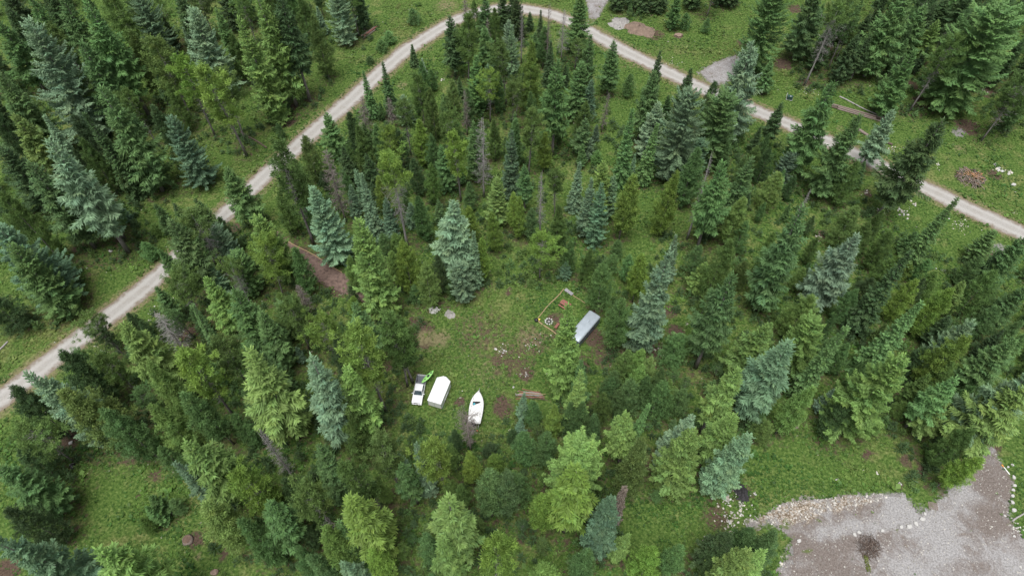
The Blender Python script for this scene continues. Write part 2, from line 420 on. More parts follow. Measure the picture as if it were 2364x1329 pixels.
DIRT_SPOTS = [  # x, y, radius, kind (0 gravel, 1 litter/soil, 2 dry grass), strength
    (-17.2, 69.7, 2.23, 1, .95),
    (-18.5, 72.0, 1.41, 1, .8),
    (-13.8, 67.7, 3.04, 2, .8),
    (-15.5, 65.5, 2.46, 2, .5),
    (-2.9, 62.8, 1.22, 1, .7),
    (-1.6, 65.2, 1.23, 0, .55),
    (-35.6, 73.0, 1.41, 1, .7),
    (-28.8, 75.7, 1.14, 1, .8),
    (-34.4, 78.5, 1.74, 1, .7),
    (-17.3, 63.0, 1.08, 1, .6),
    (-22.8, 61.5, 1.61, 1, .7),
    (-7.0, 71.3, 5.61, 2, .45),
    (-4.3, 79.6, 1.74, 1, .4),
    (-0.8, 78.5, 1.16, 1, .6),
    (-9.3, 54.8, 1.04, 1, 1.0),
    (-1.5, 53.4, 1.81, 1, 1.0),
    (-2.0, 55.1, 1.17, 1, 1.0),
    (-18.6, 32.7, 2.10, 1, .6),
    (-24.0, 29.4, 1.83, 1, .6),
    (2.5, 60.3, 1.60, 1, .9),
    (3.4, 68.1, 5.53, 2, .6),
    (9.0, 68.1, 2.49, 1, .6),
    (16.6, 74.7, 1.42, 1, .9),
    (15.3, 68.1, 2.49, 1, .8),
    (17.2, 64.2, 4.08, 1, .55),
    (26.9, 65.2, 1.91, 1, 1.0),
    (31.0, 69.4, 1.95, 1, .8),
    (30.5, 74.0, 1.70, 1, .8),
    (8.3, 72.3, 1.69, 1, .7),
    (5.6, 67.1, 1.10, 0, .5),
    (48.5, 82.8, 1.47, 1, .7),
    (2.2, 81.0, 1.46, 1, .5),
    (32.8, 34.4, 2.82, 1, .6),
    (6.4, 41.4, 1.46, 1, .7),
    (1.2, 30.7, 1.15, 1, .6),
    (13.9, 27.6, 1.59, 1, .6),
    (37.6, 38.4, 2.16, 1, .7),
    (48.4, 28.7, 5.25, 3, .5),
    (45.3, 30.0, 2.76, 3, .4),
    (79.4, 39.9, 3.87, 3, .6),
    (76.3, 33.9, 4.23, 3, .45),
    (57.3, 35.5, 2.84, 3, .35),
    (59.0, 29.8, 3.45, 3, .3),
    (67.0, 32.7, 4.67, 4, .6),
    (72.6, 38.4, 3.61, 4, .6),
    (61.4, 26.5, 4.52, 4, .5),
    (76.8, 28.2, 3.42, 4, .5),
    (49.3, 33.9, 0.94, 5, .6),
    (43.7, 33.0, 1.40, 5, .7),
    (46.2, 29.1, 1.37, 5, .5),
    (61.0, 32.3, 1.16, 5, .4),
    (60.1, 45.0, 1.24, 1, .7),
    (66.2, 43.9, 1.24, 1, .7),
    (68.3, 42.1, 0.98, 1, .7),
    (64.2, 39.4, 0.60, 1, 1.0),
    (81.8, 46.5, 1.50, 1, 1.0),
    (69.7, 149.8, 2.26, 1, 1.3),
    (73.6, 142.8, 1.84, 1, .9),
    (73.6, 141.4, 0.92, 0, .6),
    (99.7, 135.0, 2.15, 1, 1.2),
    (99.7, 141.7, 1.83, 1, 1.0),
    (99.7, 133.9, 1.25, 0, .5),
    (105.3, 124.3, 2.42, 0, .8),
    (108.1, 126.1, 2.78, 1, 1.2),
    (117.6, 140.5, 3.29, 1, 1.0),
    (101.7, 174.4, 1.63, 1, .9),
    (99.7, 156.6, 1.54, 1, .8),
    (103.4, 119.1, 3.05, 2, .6),
    (108.1, 110.6, 1.64, 1, .9),
    (82.7, 156.6, 2.31, 1, .7),
    (77.7, 125.6, 2.08, 2, .6),
    (78.5, 174.4, 2.03, 1, 1.0),
    (100.4, 89.2, 2.72, 0, .75),
    (98.7, 87.3, 1.80, 1, .8),
    (88.2, 93.2, 4.61, 2, .5),
    (77.8, 104.9, 1.29, 1, .8),
    (64.8, 93.2, 1.54, 1, .8),
    (92.9, 85.4, 3.58, 2, .5),
    (64.0, 69.4, 1.11, 1, .7),
    (-68.7, 73.0, 1.13, 0, .6),
    (-61.7, 69.0, 2.50, 1, .9),
    (-71.4, 76.1, 2.58, 2, .5),
    (-89.4, 89.6, 1.21, 1, .9),
    (-81.6, 92.0, 1.22, 1, .9),
    (-77.1, 66.1, 1.92, 2, .6),
    (-58.5, 94.8, 1.55, 1, .8),
    (-73.6, 30.0, 1.38, 1, 1.0),
    (-75.8, 47.6, 2.26, 1, .8),
    (-49.9, 30.9, 1.39, 1, .9),
    (-48.8, 28.5, 1.14, 2, .7),
    (-59.5, 41.1, 1.22, 1, .7),
    (-64.1, 44.2, 1.48, 1, .7),
    (-70.2, 47.6, 2.52, 1, .7),
    (-50.3, 48.4, 2.27, 1, .8),
    (-77.5, 26.5, 2.03, 1, 1.0),
    (-44.8, 28.7, 1.14, 1, .7),
    (-60.9, 37.9, 0.29, 1, 1.0),
    (-53.5, 128.1, 1.75, 1, 1.1),
    (-52.8, 133.9, 1.25, 1, 1.0),
    (-50.0, 136.1, 1.08, 1, .8),
    (-29.9, 144.5, 0.93, 0, .4),
    (-27.5, 141.7, 2.20, 2, .7),
    (-22.3, 156.6, 3.08, 2, .6),
    (-18.3, 175.8, 4.90, 2, .7),
    (-44.6, 159.1, 1.16, 1, .9),
    (24.4, 156.6, 2.31, 2, .6),
    (29.9, 149.8, 4.52, 2, .5),
    (44.1, 156.6, 7.70, 2, .45),
    (61.0, 158.5, 2.32, 1, .7),
    (57.7, 161.7, 5.87, 2, .4),
    (38.2, 162.3, 2.74, 1, .7),
    (27.5, 171.0, 1.61, 0, .5),
    (-14.8, 67.0, 4.88, 2, .5),
    (-5.9, 68.9, 7.38, 1, .42),
    (-0.2, 63.3, 5.60, 1, .5),
    (-4.9, 60.5, 7.11, 2, .5),
    (3.9, 67.0, 4.07, 1, .55),
    (11.8, 62.3, 3.19, 1, .6),
    (-16.5, 67.9, 2.45, 2, .9),
    (-17.9, 70.3, 1.82, 1, 1.0),
    (-16.8, 67.0, 1.79, 1, 1.0),
    (40.5, 155.0, 10.19, 2, .4),
    (-2.7, 75.8, 5.07, 2, .35),
    (-4.2, 67.9, 13.88, 2, .42),
    (-13.0, 63.3, 4.80, 2, .3),
    (42.5, 153.2, 13.50, 2, .35),
    (101.3, 104.4, 11.38, 2, .35),
    (-50.7, 132.9, 6.31, 2, .25),
]
def gauss_sum(x, y, kind):
    s = np.zeros(np.shape(x))
    for (cx, cy, r, k, w) in DIRT_SPOTS:
        if k == kind: s = np.maximum(s, w * np.exp(-((x-cx)**2 + (y-cy)**2) / (r*r)))
    return s

def blur_in(poly, x, y, r=1.2):
    s = np.zeros(np.shape(x))
    for k in range(9):
        s += inside(poly, x + r*math.cos(k*2.4)*math.sqrt(k/8), y + r*math.sin(k*2.4)*math.sqrt(k/8))
    return s / 9

def axis(lo, hi, step, far):
    a = list(np.arange(lo, hi + 1e-6, step)); d = step
    while a[-1] < far: d *= 1.5; a.append(a[-1] + d)
    d = step
    while a[0] > -far: d *= 1.5; a.insert(0, a[0] - d)
    return np.array(a)
gx = axis(-170, 170, 0.9, 2500); gy = axis(10, 205, 0.9, 2500)
X, Y = np.meshgrid(gx, gy); nx, ny = len(gx), len(gy)
x, y = X.ravel(), Y.ravel()
near = (np.abs(x) < 180) & (y > 0) & (y < 215)
rd = np.full(x.shape, 99.0); rd[near] = seg_dist([tuple(p) for p in ROAD[::2]] + [tuple(ROAD[-1])], x[near], y[near])
TREES = [  # x, y, height, crown radius, kind and colour
    (-109.9, 145.1, 21.4, 3.99, 'Fg'), (-101.1, 142.8, 23.9, 3.53, 'Fg'), (-86.9, 129.7, 30.4, 4.69, 'Fg'), (-96.6, 122.5, 30.4, 7.04, 'Sb'),
    (-115.0, 138.3, 20.3, 4.11, 'Fg'), (-106.2, 142.8, 16.7, 2.45, 'Lo'), (-88.8, 124.5, 24.5, 4.66, 'Fg'), (-93.8, 125.6, 15.7, 2.80, 'Lo'),
    (-88.2, 151.0, 18.8, 3.57, 'St'), (-90.0, 151.0, 9.8, 1.25, 'Pg'), (-83.7, 133.9, 20.7, 3.04, 'Yo'), (-76.9, 129.7, 22.2, 2.81, 'Lo'),
    (-70.6, 138.3, 23.5, 5.18, 'Sb'), (-79.5, 147.5, 12.1, 1.43, 'Pb'), (-69.5, 123.0, 22.4, 2.74, 'Ly'), (-60.7, 116.5, 26.5, 2.86, 'Ly'),
    (-66.2, 142.8, 13.6, 2.54, 'Yo'), (-55.5, 128.4, 28.4, 4.57, 'Sk'), (-67.9, 107.9, 19.0, 3.95, 'St'), (-81.8, 119.6, 15.9, 2.09, 'Lo'),
    (-76.8, 105.7, 27.6, 5.02, 'Fg'), (-81.3, 104.4, 23.1, 2.56, 'Pd'), (-101.2, 110.2, 18.0, 3.35, 'Fk'), (-105.0, 117.2, 19.4, 3.43, 'Fg'),
    (-113.9, 129.7, 12.7, 1.54, 'Pg'), (-78.8, 88.5, 31.0, 4.61, 'Fb'), (-95.9, 110.2, 16.8, 2.13, 'Pb'), (-81.0, 92.2, 25.7, 3.74, 'Fg'),
    (-86.1, 89.6, 24.9, 4.05, 'Fg'), (-99.5, 100.5, 18.6, 4.19, 'Sd'), (-104.7, 117.2, 22.3, 4.17, 'Fg'), (-76.2, 124.5, 13.7, 2.58, 'Yo'),
    (-86.4, 104.8, 15.6, 2.57, 'Yo'), (-75.7, 116.7, 15.2, 2.31, 'Yd'), (-93.7, 151.0, 20.3, 2.50, 'Lo'), (-88.5, 158.5, 13.5, 2.22, 'Lo'),
    (-81.8, 156.6, 16.2, 3.09, 'Fd'), (-78.7, 159.7, 14.3, 2.97, 'Lo'), (-66.7, 156.6, 14.2, 2.21, 'Lo'), (-114.9, 158.5, 15.8, 3.55, 'Fd'),
    (-127.1, 161.0, 13.5, 4.05, 'Fd'), (-74.1, 164.9, 13.5, 3.19, 'Fd'), (-62.1, 121.3, 19.1, 2.58, 'Lo'), (-54.0, 95.6, 17.8, 3.52, 'Fg'),
    (-117.6, 147.5, 18.1, 3.41, 'Fd'), (-52.5, 133.9, 30.0, 3.97, 'Fk'), (-49.4, 135.6, 29.0, 3.60, 'Fd'), (-52.9, 158.5, 14.2, 2.67, 'Yo'),
    (-46.1, 144.0, 17.5, 2.95, 'Yo'), (-50.3, 162.9, 8.2, 1.52, 'Pb'), (-43.4, 158.5, 16.6, 3.24, 'Sb'), (-40.8, 161.7, 17.0, 2.23, 'Lo'),
    (-39.6, 164.3, 13.9, 2.50, 'Fd'), (-32.1, 158.5, 3.7, 2.04, 'Yg'), (-33.9, 155.3, 3.5, 1.80, 'Yg'), (-26.5, 167.2, 4.6, 2.10, 'Yg'),
    (-36.5, 150.1, 2.2, 1.33, 'Yg'), (-53.4, 122.0, 4.9, 1.20, 'Yg'), (-28.5, 130.2, 15.4, 1.92, 'Pd'), (-33.2, 129.7, 13.1, 1.73, 'Pg'),
    (-24.9, 149.2, 6.5, 1.33, 'Pd'), (-22.4, 145.1, 5.2, 1.15, 'Pb'), (-34.0, 123.5, 12.0, 2.03, 'Dn'), (-28.0, 126.1, 9.1, 1.69, 'Dn'),
    (-20.6, 126.3, 16.1, 1.65, 'Lo'), (-10.9, 142.8, 18.8, 2.26, 'Lo'), (-14.3, 145.1, 17.3, 3.18, 'Fd'), (-12.0, 164.9, 9.9, 1.92, 'Dn'),
    (-9.6, 161.0, 10.7, 2.26, 'Yo'), (-6.8, 158.5, 13.9, 2.45, 'Fg'), (-2.2, 164.9, 10.3, 2.68, 'Sd'), (-4.3, 156.6, 11.5, 2.23, 'Yo'),
    (0.2, 162.9, 11.1, 2.66, 'Sd'), (-6.1, 150.4, 13.4, 1.42, 'Dn'), (-6.7, 148.6, 11.9, 2.82, 'Fg'), (-0.3, 145.1, 15.4, 2.69, 'Sb'),
    (-1.3, 133.9, 18.1, 2.37, 'Lo'), (-5.2, 128.1, 14.3, 2.67, 'Ly'), (-10.5, 123.5, 13.9, 1.40, 'Dn'), (-8.1, 131.8, 15.8, 3.16, 'Sg'),
    (-5.0, 135.0, 10.7, 2.02, 'Sb'), (-13.6, 129.7, 10.7, 2.12, 'Yk'), (-17.6, 121.5, 15.1, 2.27, 'Yo'), (-15.4, 130.7, 5.7, 1.86, 'Yg'),
    (-13.3, 112.5, 15.6, 2.35, 'Lo'), (-11.1, 102.5, 19.8, 1.85, 'Ly'), (-6.1, 103.7, 23.1, 2.34, 'Dg'), (-20.1, 113.4, 13.3, 2.29, 'Yy'),
    (-17.0, 111.1, 11.3, 1.90, 'Yg'), (-26.3, 110.2, 14.5, 2.12, 'Ly'), (-23.1, 116.7, 15.6, 1.98, 'Lo'), (-21.5, 89.6, 26.1, 2.67, 'My'),
    (-39.9, 116.7, 12.4, 3.09, 'Fg'), (-43.2, 108.8, 12.9, 2.81, 'Yo'), (-33.9, 114.8, 14.4, 2.10, 'Yd'), (-32.0, 111.1, 14.1, 2.26, 'Yo'),
    (-35.3, 96.8, 20.9, 2.78, 'Dn'), (-41.0, 90.4, 27.7, 2.65, 'Lo'), (-44.2, 101.4, 13.1, 2.37, 'Yo'), (-31.2, 100.5, 12.3, 1.59, 'Sb'),
    (-28.3, 92.7, 18.1, 2.04, 'Pb'), (-35.0, 86.5, 21.8, 3.86, 'Sb'), (-33.0, 97.3, 10.6, 1.47, 'St'), (-26.1, 97.2, 12.8, 1.79, 'Yy'),
    (-0.2, 103.5, 19.3, 2.05, 'St'), (-3.1, 96.0, 14.4, 2.59, 'Sk'), (-8.2, 108.4, 17.3, 2.04, 'Fg'), (-3.7, 114.8, 11.6, 1.92, 'Yo'),
    (-13.8, 105.7, 13.0, 2.59, 'Fg'), (-23.8, 110.2, 12.9, 2.26, 'Yd'), (-20.2, 104.4, 11.0, 2.22, 'Yd'), (-16.5, 101.4, 12.3, 2.01, 'Yo'),
    (-35.1, 106.6, 12.2, 2.23, 'Fd'), (-29.4, 103.5, 13.0, 2.20, 'Fd'), (-29.0, 112.5, 12.9, 1.90, 'Yg'), (0.0, 112.5, 14.9, 1.89, 'Yg'),
    (0.4, 124.5, 14.3, 1.81, 'Lo'), (-25.0, 127.1, 8.7, 2.17, 'Sb'), (-19.7, 139.4, 6.1, 1.70, 'Yg'), (1.3, 161.0, 12.3, 2.64, 'Sd'),
    (2.4, 150.4, 17.3, 1.01, 'Dg'), (4.8, 164.3, 5.7, 1.38, 'Fd'), (7.1, 156.6, 10.7, 1.48, 'Pd'), (8.8, 147.5, 19.6, 1.27, 'Dn'),
    (12.7, 151.6, 15.0, 1.95, 'Dg'), (16.6, 153.5, 18.1, 3.48, 'Fg'), (17.2, 133.9, 19.9, 3.08, 'Sg'), (15.1, 129.7, 15.8, 3.34, 'Sg'),
    (17.6, 128.6, 11.9, 2.05, 'St'), (9.2, 116.7, 25.6, 3.31, 'Fg'), (4.0, 131.8, 18.8, 2.82, 'Yy'), (9.1, 142.2, 12.3, 1.81, 'Pd'),
    (5.8, 151.0, 8.6, 1.76, 'Fg'), (7.8, 148.0, 11.9, 1.95, 'Yg'), (1.1, 129.7, 10.5, 1.82, 'Mo'), (0.1, 142.8, 15.8, 1.85, 'Sb'),
    (4.6, 125.6, 10.5, 1.80, 'Yg'), (3.7, 110.6, 18.9, 1.92, 'Lo'), (1.0, 113.4, 15.2, 1.85, 'Sg'), (7.1, 111.5, 12.3, 1.71, 'Yy'),
    (16.0, 122.0, 11.2, 2.45, 'Yo'), (15.9, 147.5, 8.8, 1.98, 'Lo'), (15.4, 115.7, 11.4, 2.32, 'Fg'), (17.3, 115.7, 6.2, 1.14, 'Sb'),
    (15.4, 112.5, 7.1, 1.20, 'Sg'), (19.4, 121.1, 5.3, 1.09, 'St'), (23.4, 137.7, 15.8, 2.57, 'Fg'), (28.1, 137.2, 7.0, 1.89, 'Yg'),
    (21.1, 124.5, 11.9, 1.30, 'Dn'), (33.8, 135.6, 14.3, 1.73, 'Fd'), (29.3, 121.5, 20.4, 3.29, 'Fg'), (40.5, 131.8, 12.3, 2.25, 'Fd'),
    (36.2, 127.6, 8.2, 1.70, 'Fd'), (23.7, 107.0, 22.1, 2.25, 'Pg'), (30.5, 115.7, 16.4, 3.16, 'Sb'), (28.7, 107.9, 17.7, 2.04, 'Pg'),
    (34.9, 108.8, 24.2, 4.28, 'Sb'), (26.4, 108.8, 7.8, 1.01, 'Pb'), (43.1, 113.9, 19.8, 4.40, 'Sg'), (45.2, 126.6, 12.7, 2.60, 'Yd'),
    (49.6, 122.5, 25.0, 5.39, 'Fb'), (40.1, 111.1, 9.8, 2.23, 'Sb'), (36.5, 101.4, 16.7, 2.89, 'Yg'), (36.5, 92.0, 24.5, 1.11, 'Dg'),
    (38.1, 89.2, 25.5, 3.36, 'Fg'), (45.2, 97.2, 18.7, 2.58, 'Sg'), (52.7, 110.2, 8.8, 2.28, 'Yo'), (30.6, 93.1, 17.7, 2.51, 'Yy'),
    (18.0, 98.0, 17.0, 2.60, 'Sk'), (16.8, 90.5, 17.7, 2.62, 'St'), (14.9, 92.7, 17.3, 2.04, 'Sb'), (20.7, 98.0, 12.8, 1.68, 'Sb'),
    (22.2, 91.6, 18.7, 2.76, 'Yy'), (13.2, 100.0, 14.0, 1.78, 'Pb'), (9.1, 98.4, 13.2, 1.79, 'Lo'), (5.9, 93.1, 18.7, 1.36, 'Dg'),
    (2.7, 99.3, 14.1, 1.87, 'Fg'), (19.0, 113.9, 4.0, 1.56, 'Yg'), (43.0, 164.9, 11.1, 2.29, 'Fg'), (53.3, 170.3, 14.3, 2.30, 'Lo'),
    (36.1, 172.3, 10.3, 2.81, 'Fd'), (33.7, 174.4, 9.5, 2.83, 'Yd'), (29.3, 173.4, 9.7, 2.82, 'Fd'), (40.0, 173.0, 8.6, 2.83, 'Fd'),
    (51.6, 163.3, 4.4, 1.29, 'Yg'), (46.2, 164.9, 4.8, 1.85, 'Yg'), (49.9, 174.4, 10.7, 3.30, 'Fd'), (60.4, 175.8, 10.3, 3.32, 'Fd'),
    (57.8, 176.5, 9.9, 2.85, 'Fd'), (60.2, 146.3, 25.0, 4.70, 'Sg'), (61.7, 138.3, 9.6, 2.31, 'Fg'), (72.7, 152.2, 20.3, 4.75, 'Fd'),
    (73.0, 141.4, 23.4, 3.08, 'Mo'), (83.2, 151.0, 13.1, 1.99, 'Lo'), (87.8, 152.2, 12.7, 2.41, 'Fd'), (81.2, 142.8, 13.8, 2.96, 'Fd'),
    (89.0, 145.1, 23.2, 5.45, 'Fg'), (98.9, 150.4, 16.2, 3.89, 'Fg'), (103.8, 150.4, 12.3, 3.14, 'Fk'), (96.0, 131.8, 20.7, 3.17, 'Lo'),
    (88.4, 130.2, 18.1, 3.61, 'Fg'), (104.4, 133.9, 27.0, 7.40, 'Sg'), (115.0, 142.8, 21.8, 4.58, 'Fg'), (123.8, 161.7, 10.7, 3.62, 'Yk'),
    (109.4, 121.5, 18.2, 4.20, 'Lo'), (110.7, 161.7, 10.7, 4.53, 'Fd'), (114.4, 159.7, 14.3, 4.47, 'Fd'), (109.1, 166.2, 11.1, 4.13, 'Fd'),
    (128.2, 166.2, 12.7, 4.58, 'Fd'), (88.3, 166.9, 13.5, 3.67, 'Fd'), (62.5, 110.2, 26.1, 4.03, 'Fg'), (66.6, 104.4, 22.6, 3.97, 'Fg'),
    (78.7, 112.5, 16.4, 3.02, 'Fb'), (77.9, 98.1, 27.0, 4.87, 'Fd'), (58.2, 119.1, 13.2, 2.14, 'Fd'), (58.9, 107.9, 9.3, 2.02, 'St'),
    (54.2, 100.5, 10.6, 2.92, 'Yk'), (54.2, 107.9, 10.1, 2.07, 'Yd'), (69.7, 101.4, 12.7, 2.55, 'Yo'), (75.3, 106.6, 8.0, 1.50, 'Fg'),
    (76.9, 147.5, 13.1, 2.58, 'Fd'), (82.2, 144.0, 5.2, 2.16, 'Yd'), (-91.8, 86.2, 19.9, 3.70, 'Yo'), (-87.9, 77.5, 21.4, 5.34, 'St'),
    (-85.2, 73.2, 21.4, 4.01, 'Sg'), (-93.7, 70.2, 10.6, 3.53, 'Yd'), (-81.7, 97.2, 3.7, 1.43, 'St'), (-73.0, 86.9, 5.2, 1.92, 'Yg'),
    (-73.9, 93.2, 3.3, 1.62, 'Yk'), (-59.1, 77.5, 21.4, 3.55, 'Fg'), (-60.1, 85.4, 16.4, 2.03, 'Fg'), (-57.3, 83.2, 18.9, 2.64, 'Mo'),
    (-62.2, 94.0, 10.4, 1.78, 'Fg'), (-55.9, 85.4, 11.9, 2.33, 'Sb'), (-56.7, 88.5, 10.5, 2.08, 'Yd'), (-59.3, 72.0, 13.8, 2.93, 'Lo'),
    (-56.8, 78.2, 10.0, 2.43, 'Sb'), (-50.9, 78.2, 13.0, 2.42, 'Sg'), (-50.3, 74.7, 14.9, 1.96, 'Mo'), (-52.0, 69.4, 16.4, 2.99, 'Fk'),
    (-44.6, 63.3, 21.7, 3.32, 'Fg'), (-52.3, 62.4, 19.7, 1.43, 'Pg'), (-73.3, 65.5, 12.0, 2.60, 'Lo'), (-60.4, 57.9, 21.5, 3.82, 'Fk'),
    (-60.4, 64.6, 13.9, 2.60, 'Dg'), (-69.1, 68.1, 8.1, 1.60, 'Yd'), (-66.4, 66.5, 7.7, 1.43, 'Yd'), (-67.8, 48.0, 25.5, 4.04, 'Sb'),
    (-70.0, 54.4, 17.6, 3.22, 'Yd'), (-65.7, 55.8, 14.2, 2.10, 'Lo'), (-54.8, 51.3, 19.4, 2.72, 'Yk'), (-48.5, 51.8, 23.4, 2.48, 'Ly'),
    (-45.2, 55.8, 20.1, 2.55, 'Lo'), (-36.6, 48.0, 28.8, 4.11, 'Fk'), (-45.1, 83.2, 18.1, 4.06, 'Sk'), (-44.9, 77.5, 17.3, 2.71, 'Ly'),
    (-39.9, 78.2, 14.3, 2.14, 'Yg'), (-45.6, 93.2, 12.9, 2.11, 'Yo'), (-42.0, 94.0, 8.2, 1.43, 'Yg'), (-24.6, 73.0, 28.1, 3.79, 'Sk'),
    (-30.1, 78.9, 10.4, 1.83, 'Yk'), (-25.1, 86.2, 9.3, 1.90, 'Yg'), (-23.0, 86.2, 8.4, 2.07, 'Yk'), (-19.8, 78.9, 14.7, 2.97, 'Yy'),
    (-22.5, 81.0, 9.9, 2.02, 'Yk'), (-15.8, 75.7, 13.2, 2.45, 'Yk'), (-24.7, 92.0, 12.5, 1.78, 'St'), (-10.7, 82.5, 22.4, 4.28, 'Fb'),
    (-8.3, 91.2, 10.9, 2.11, 'Yy'), (-5.9, 81.4, 13.7, 1.61, 'Yy'), (-7.3, 80.0, 17.1, 1.72, 'Pb'), (-9.3, 76.8, 11.4, 2.19, 'Sb'),
    (-3.3, 88.5, 11.4, 1.91, 'Yy'), (-18.1, 91.6, 12.9, 2.03, 'Yg'), (-20.8, 95.2, 7.3, 1.58, 'Sb'), (-13.7, 78.2, 11.7, 1.99, 'Yd'),
    (-11.5, 77.5, 7.7, 1.50, 'Yg'), (-18.5, 76.1, 5.4, 1.67, 'Yg'), (-37.7, 65.5, 16.4, 2.31, 'Lo'), (-42.9, 72.7, 7.9, 1.63, 'Yk'),
    (-39.1, 73.7, 10.2, 1.67, 'Dn'), (-32.6, 63.3, 14.9, 2.68, 'Ly'), (-25.0, 63.6, 18.8, 2.90, 'Fg'), (-17.9, 58.5, 23.7, 2.07, 'Lo'),
    (-18.8, 57.7, 20.1, 2.33, 'Lo'), (-22.1, 52.8, 27.1, 2.70, 'Ly'), (-21.9, 64.9, 13.4, 1.45, 'Dn'), (-28.0, 47.0, 31.0, 3.38, 'Fb'),
    (-24.4, 48.3, 24.4, 3.34, 'Fk'), (-40.7, 61.8, 18.5, 2.72, 'Fg'), (-40.6, 55.8, 15.6, 2.66, 'Fg'), (-38.4, 62.4, 5.8, 0.92, 'St'),
    (-30.2, 74.7, 7.4, 1.49, 'Yg'), (-29.4, 72.0, 7.9, 1.79, 'Yy'), (-30.1, 60.3, 12.8, 1.83, 'Yd'), (5.5, 81.8, 14.1, 2.78, 'Ly'),
    (3.9, 91.6, 9.8, 1.83, 'Yg'), (1.3, 92.0, 12.5, 1.47, 'Yy'), (0.4, 93.2, 12.5, 1.59, 'Yy'), (8.7, 88.3, 13.7, 2.14, 'Yo'),
    (11.2, 83.2, 10.2, 1.70, 'Yg'), (10.5, 81.9, 5.1, 1.50, 'St'), (14.3, 81.0, 11.2, 1.85, 'Yo'), (15.0, 80.0, 5.8, 1.53, 'Yk'),
    (16.5, 74.7, 14.1, 2.92, 'Yg'), (21.0, 86.9, 5.7, 1.57, 'Yg'), (19.7, 83.2, 6.2, 1.54, 'Yg'), (22.6, 81.0, 8.5, 1.69, 'Yg'),
    (23.5, 76.1, 14.0, 2.12, 'Yy'), (18.9, 66.1, 15.5, 2.86, 'Yg'), (23.5, 65.7, 30.0, 3.64, 'Sb'), (30.2, 80.3, 14.8, 1.78, 'Sb'),
    (35.9, 83.2, 8.9, 1.88, 'Yg'), (38.1, 77.5, 17.3, 3.26, 'Yo'), (35.8, 78.9, 9.9, 2.17, 'Fk'), (44.4, 90.8, 15.0, 2.78, 'Yk'),
    (45.7, 88.5, 9.6, 2.09, 'Yg'), (43.7, 79.6, 8.6, 2.02, 'Yo'), (36.2, 72.7, 9.7, 2.02, 'Yo'), (33.6, 61.6, 27.2, 3.69, 'Fg'),
    (29.0, 62.7, 9.8, 2.95, 'Yg'), (39.9, 58.8, 18.9, 3.27, 'Fk'), (9.3, 56.6, 28.5, 2.74, 'Sk'), (11.6, 53.6, 16.3, 1.65, 'Sg'),
    (10.5, 50.2, 19.6, 2.16, 'Sk'), (19.1, 58.8, 10.8, 2.13, 'Yk'), (21.9, 59.4, 10.5, 1.98, 'Yk'), (23.4, 57.3, 10.7, 1.81, 'Yk'),
    (25.2, 55.3, 10.8, 1.65, 'Yg'), (17.1, 55.8, 8.7, 1.66, 'Yg'), (20.9, 55.8, 11.3, 1.95, 'Yk'), (22.1, 54.4, 10.4, 1.79, 'Yg'),
    (19.6, 53.6, 10.5, 1.78, 'Yg'), (26.6, 53.0, 11.0, 1.33, 'Yk'), (39.9, 92.4, 11.7, 2.82, 'Fd'), (32.5, 49.0, 22.3, 2.67, 'Fk'),
    (47.0, 74.2, 28.7, 3.74, 'Fg'), (58.8, 75.4, 22.3, 4.14, 'Fb'), (55.2, 78.9, 7.2, 1.68, 'Yk'), (51.6, 68.1, 13.6, 3.31, 'Yk'),
    (45.4, 64.9, 10.1, 1.88, 'Fk'), (50.0, 60.3, 17.4, 3.08, 'Sk'), (40.4, 52.0, 26.4, 3.94, 'Fb'), (50.1, 55.3, 24.2, 2.05, 'Pg'),
    (63.8, 60.9, 22.6, 2.68, 'Pg'), (64.3, 69.4, 23.6, 2.79, 'Pd'), (78.0, 83.2, 21.4, 2.36, 'Pg'), (82.0, 88.5, 14.7, 1.31, 'Pg'),
    (75.8, 61.8, 16.3, 2.82, 'Sb'), (72.4, 57.9, 17.2, 2.98, 'Yy'), (71.7, 72.0, 12.5, 2.41, 'Yy'), (72.1, 84.7, 10.6, 2.56, 'Yo'),
    (80.1, 88.5, 6.5, 1.93, 'Fg'), (80.1, 81.0, 7.2, 2.04, 'Yg'), (77.3, 81.8, 5.3, 1.54, 'Yy'), (72.1, 80.0, 8.6, 2.19, 'Yo'),
    (93.6, 86.6, 9.0, 2.53, 'Sg'), (88.3, 80.3, 9.0, 2.19, 'Yg'), (91.2, 80.3, 10.8, 1.43, 'Pd'), (93.2, 79.6, 15.1, 3.47, 'Fg'),
    (86.6, 74.0, 12.8, 3.08, 'Yo'), (82.3, 73.7, 9.9, 2.12, 'Fk'), (75.0, 68.7, 14.9, 2.68, 'Yy'), (79.2, 76.8, 8.7, 2.32, 'Yo'),
    (86.4, 68.1, 10.0, 2.39, 'Yg'), (90.3, 70.7, 13.0, 2.88, 'Fg'), (79.9, 57.3, 17.3, 3.41, 'Fg'), (85.4, 60.3, 13.8, 2.43, 'Fg'),
    (56.6, 49.6, 24.8, 4.90, 'Sk'), (72.9, 55.8, 11.8, 2.24, 'Yo'), (70.9, 60.3, 9.0, 1.85, 'Yd'), (68.2, 50.0, 17.8, 2.72, 'Fg'),
    (66.3, 75.4, 8.7, 2.31, 'Yd'), (66.9, 90.4, 11.7, 3.14, 'Yo'), (70.3, 89.2, 8.3, 2.10, 'Yo'), (59.4, 95.2, 11.6, 1.00, 'Dg'),
    (57.7, 60.3, 9.9, 1.84, 'Yg'), (77.4, 66.5, 10.1, 2.21, 'Fd'), (-66.1, 47.1, 21.1, 3.91, 'Yk'), (-59.7, 44.4, 18.7, 3.05, 'Yg'),
    (-75.9, 48.1, 17.6, 3.12, 'Yd'), (-73.8, 43.8, 15.0, 3.01, 'Lo'), (-76.0, 41.4, 10.7, 2.79, 'Yd'), (-72.2, 36.0, 17.4, 3.72, 'Fg'),
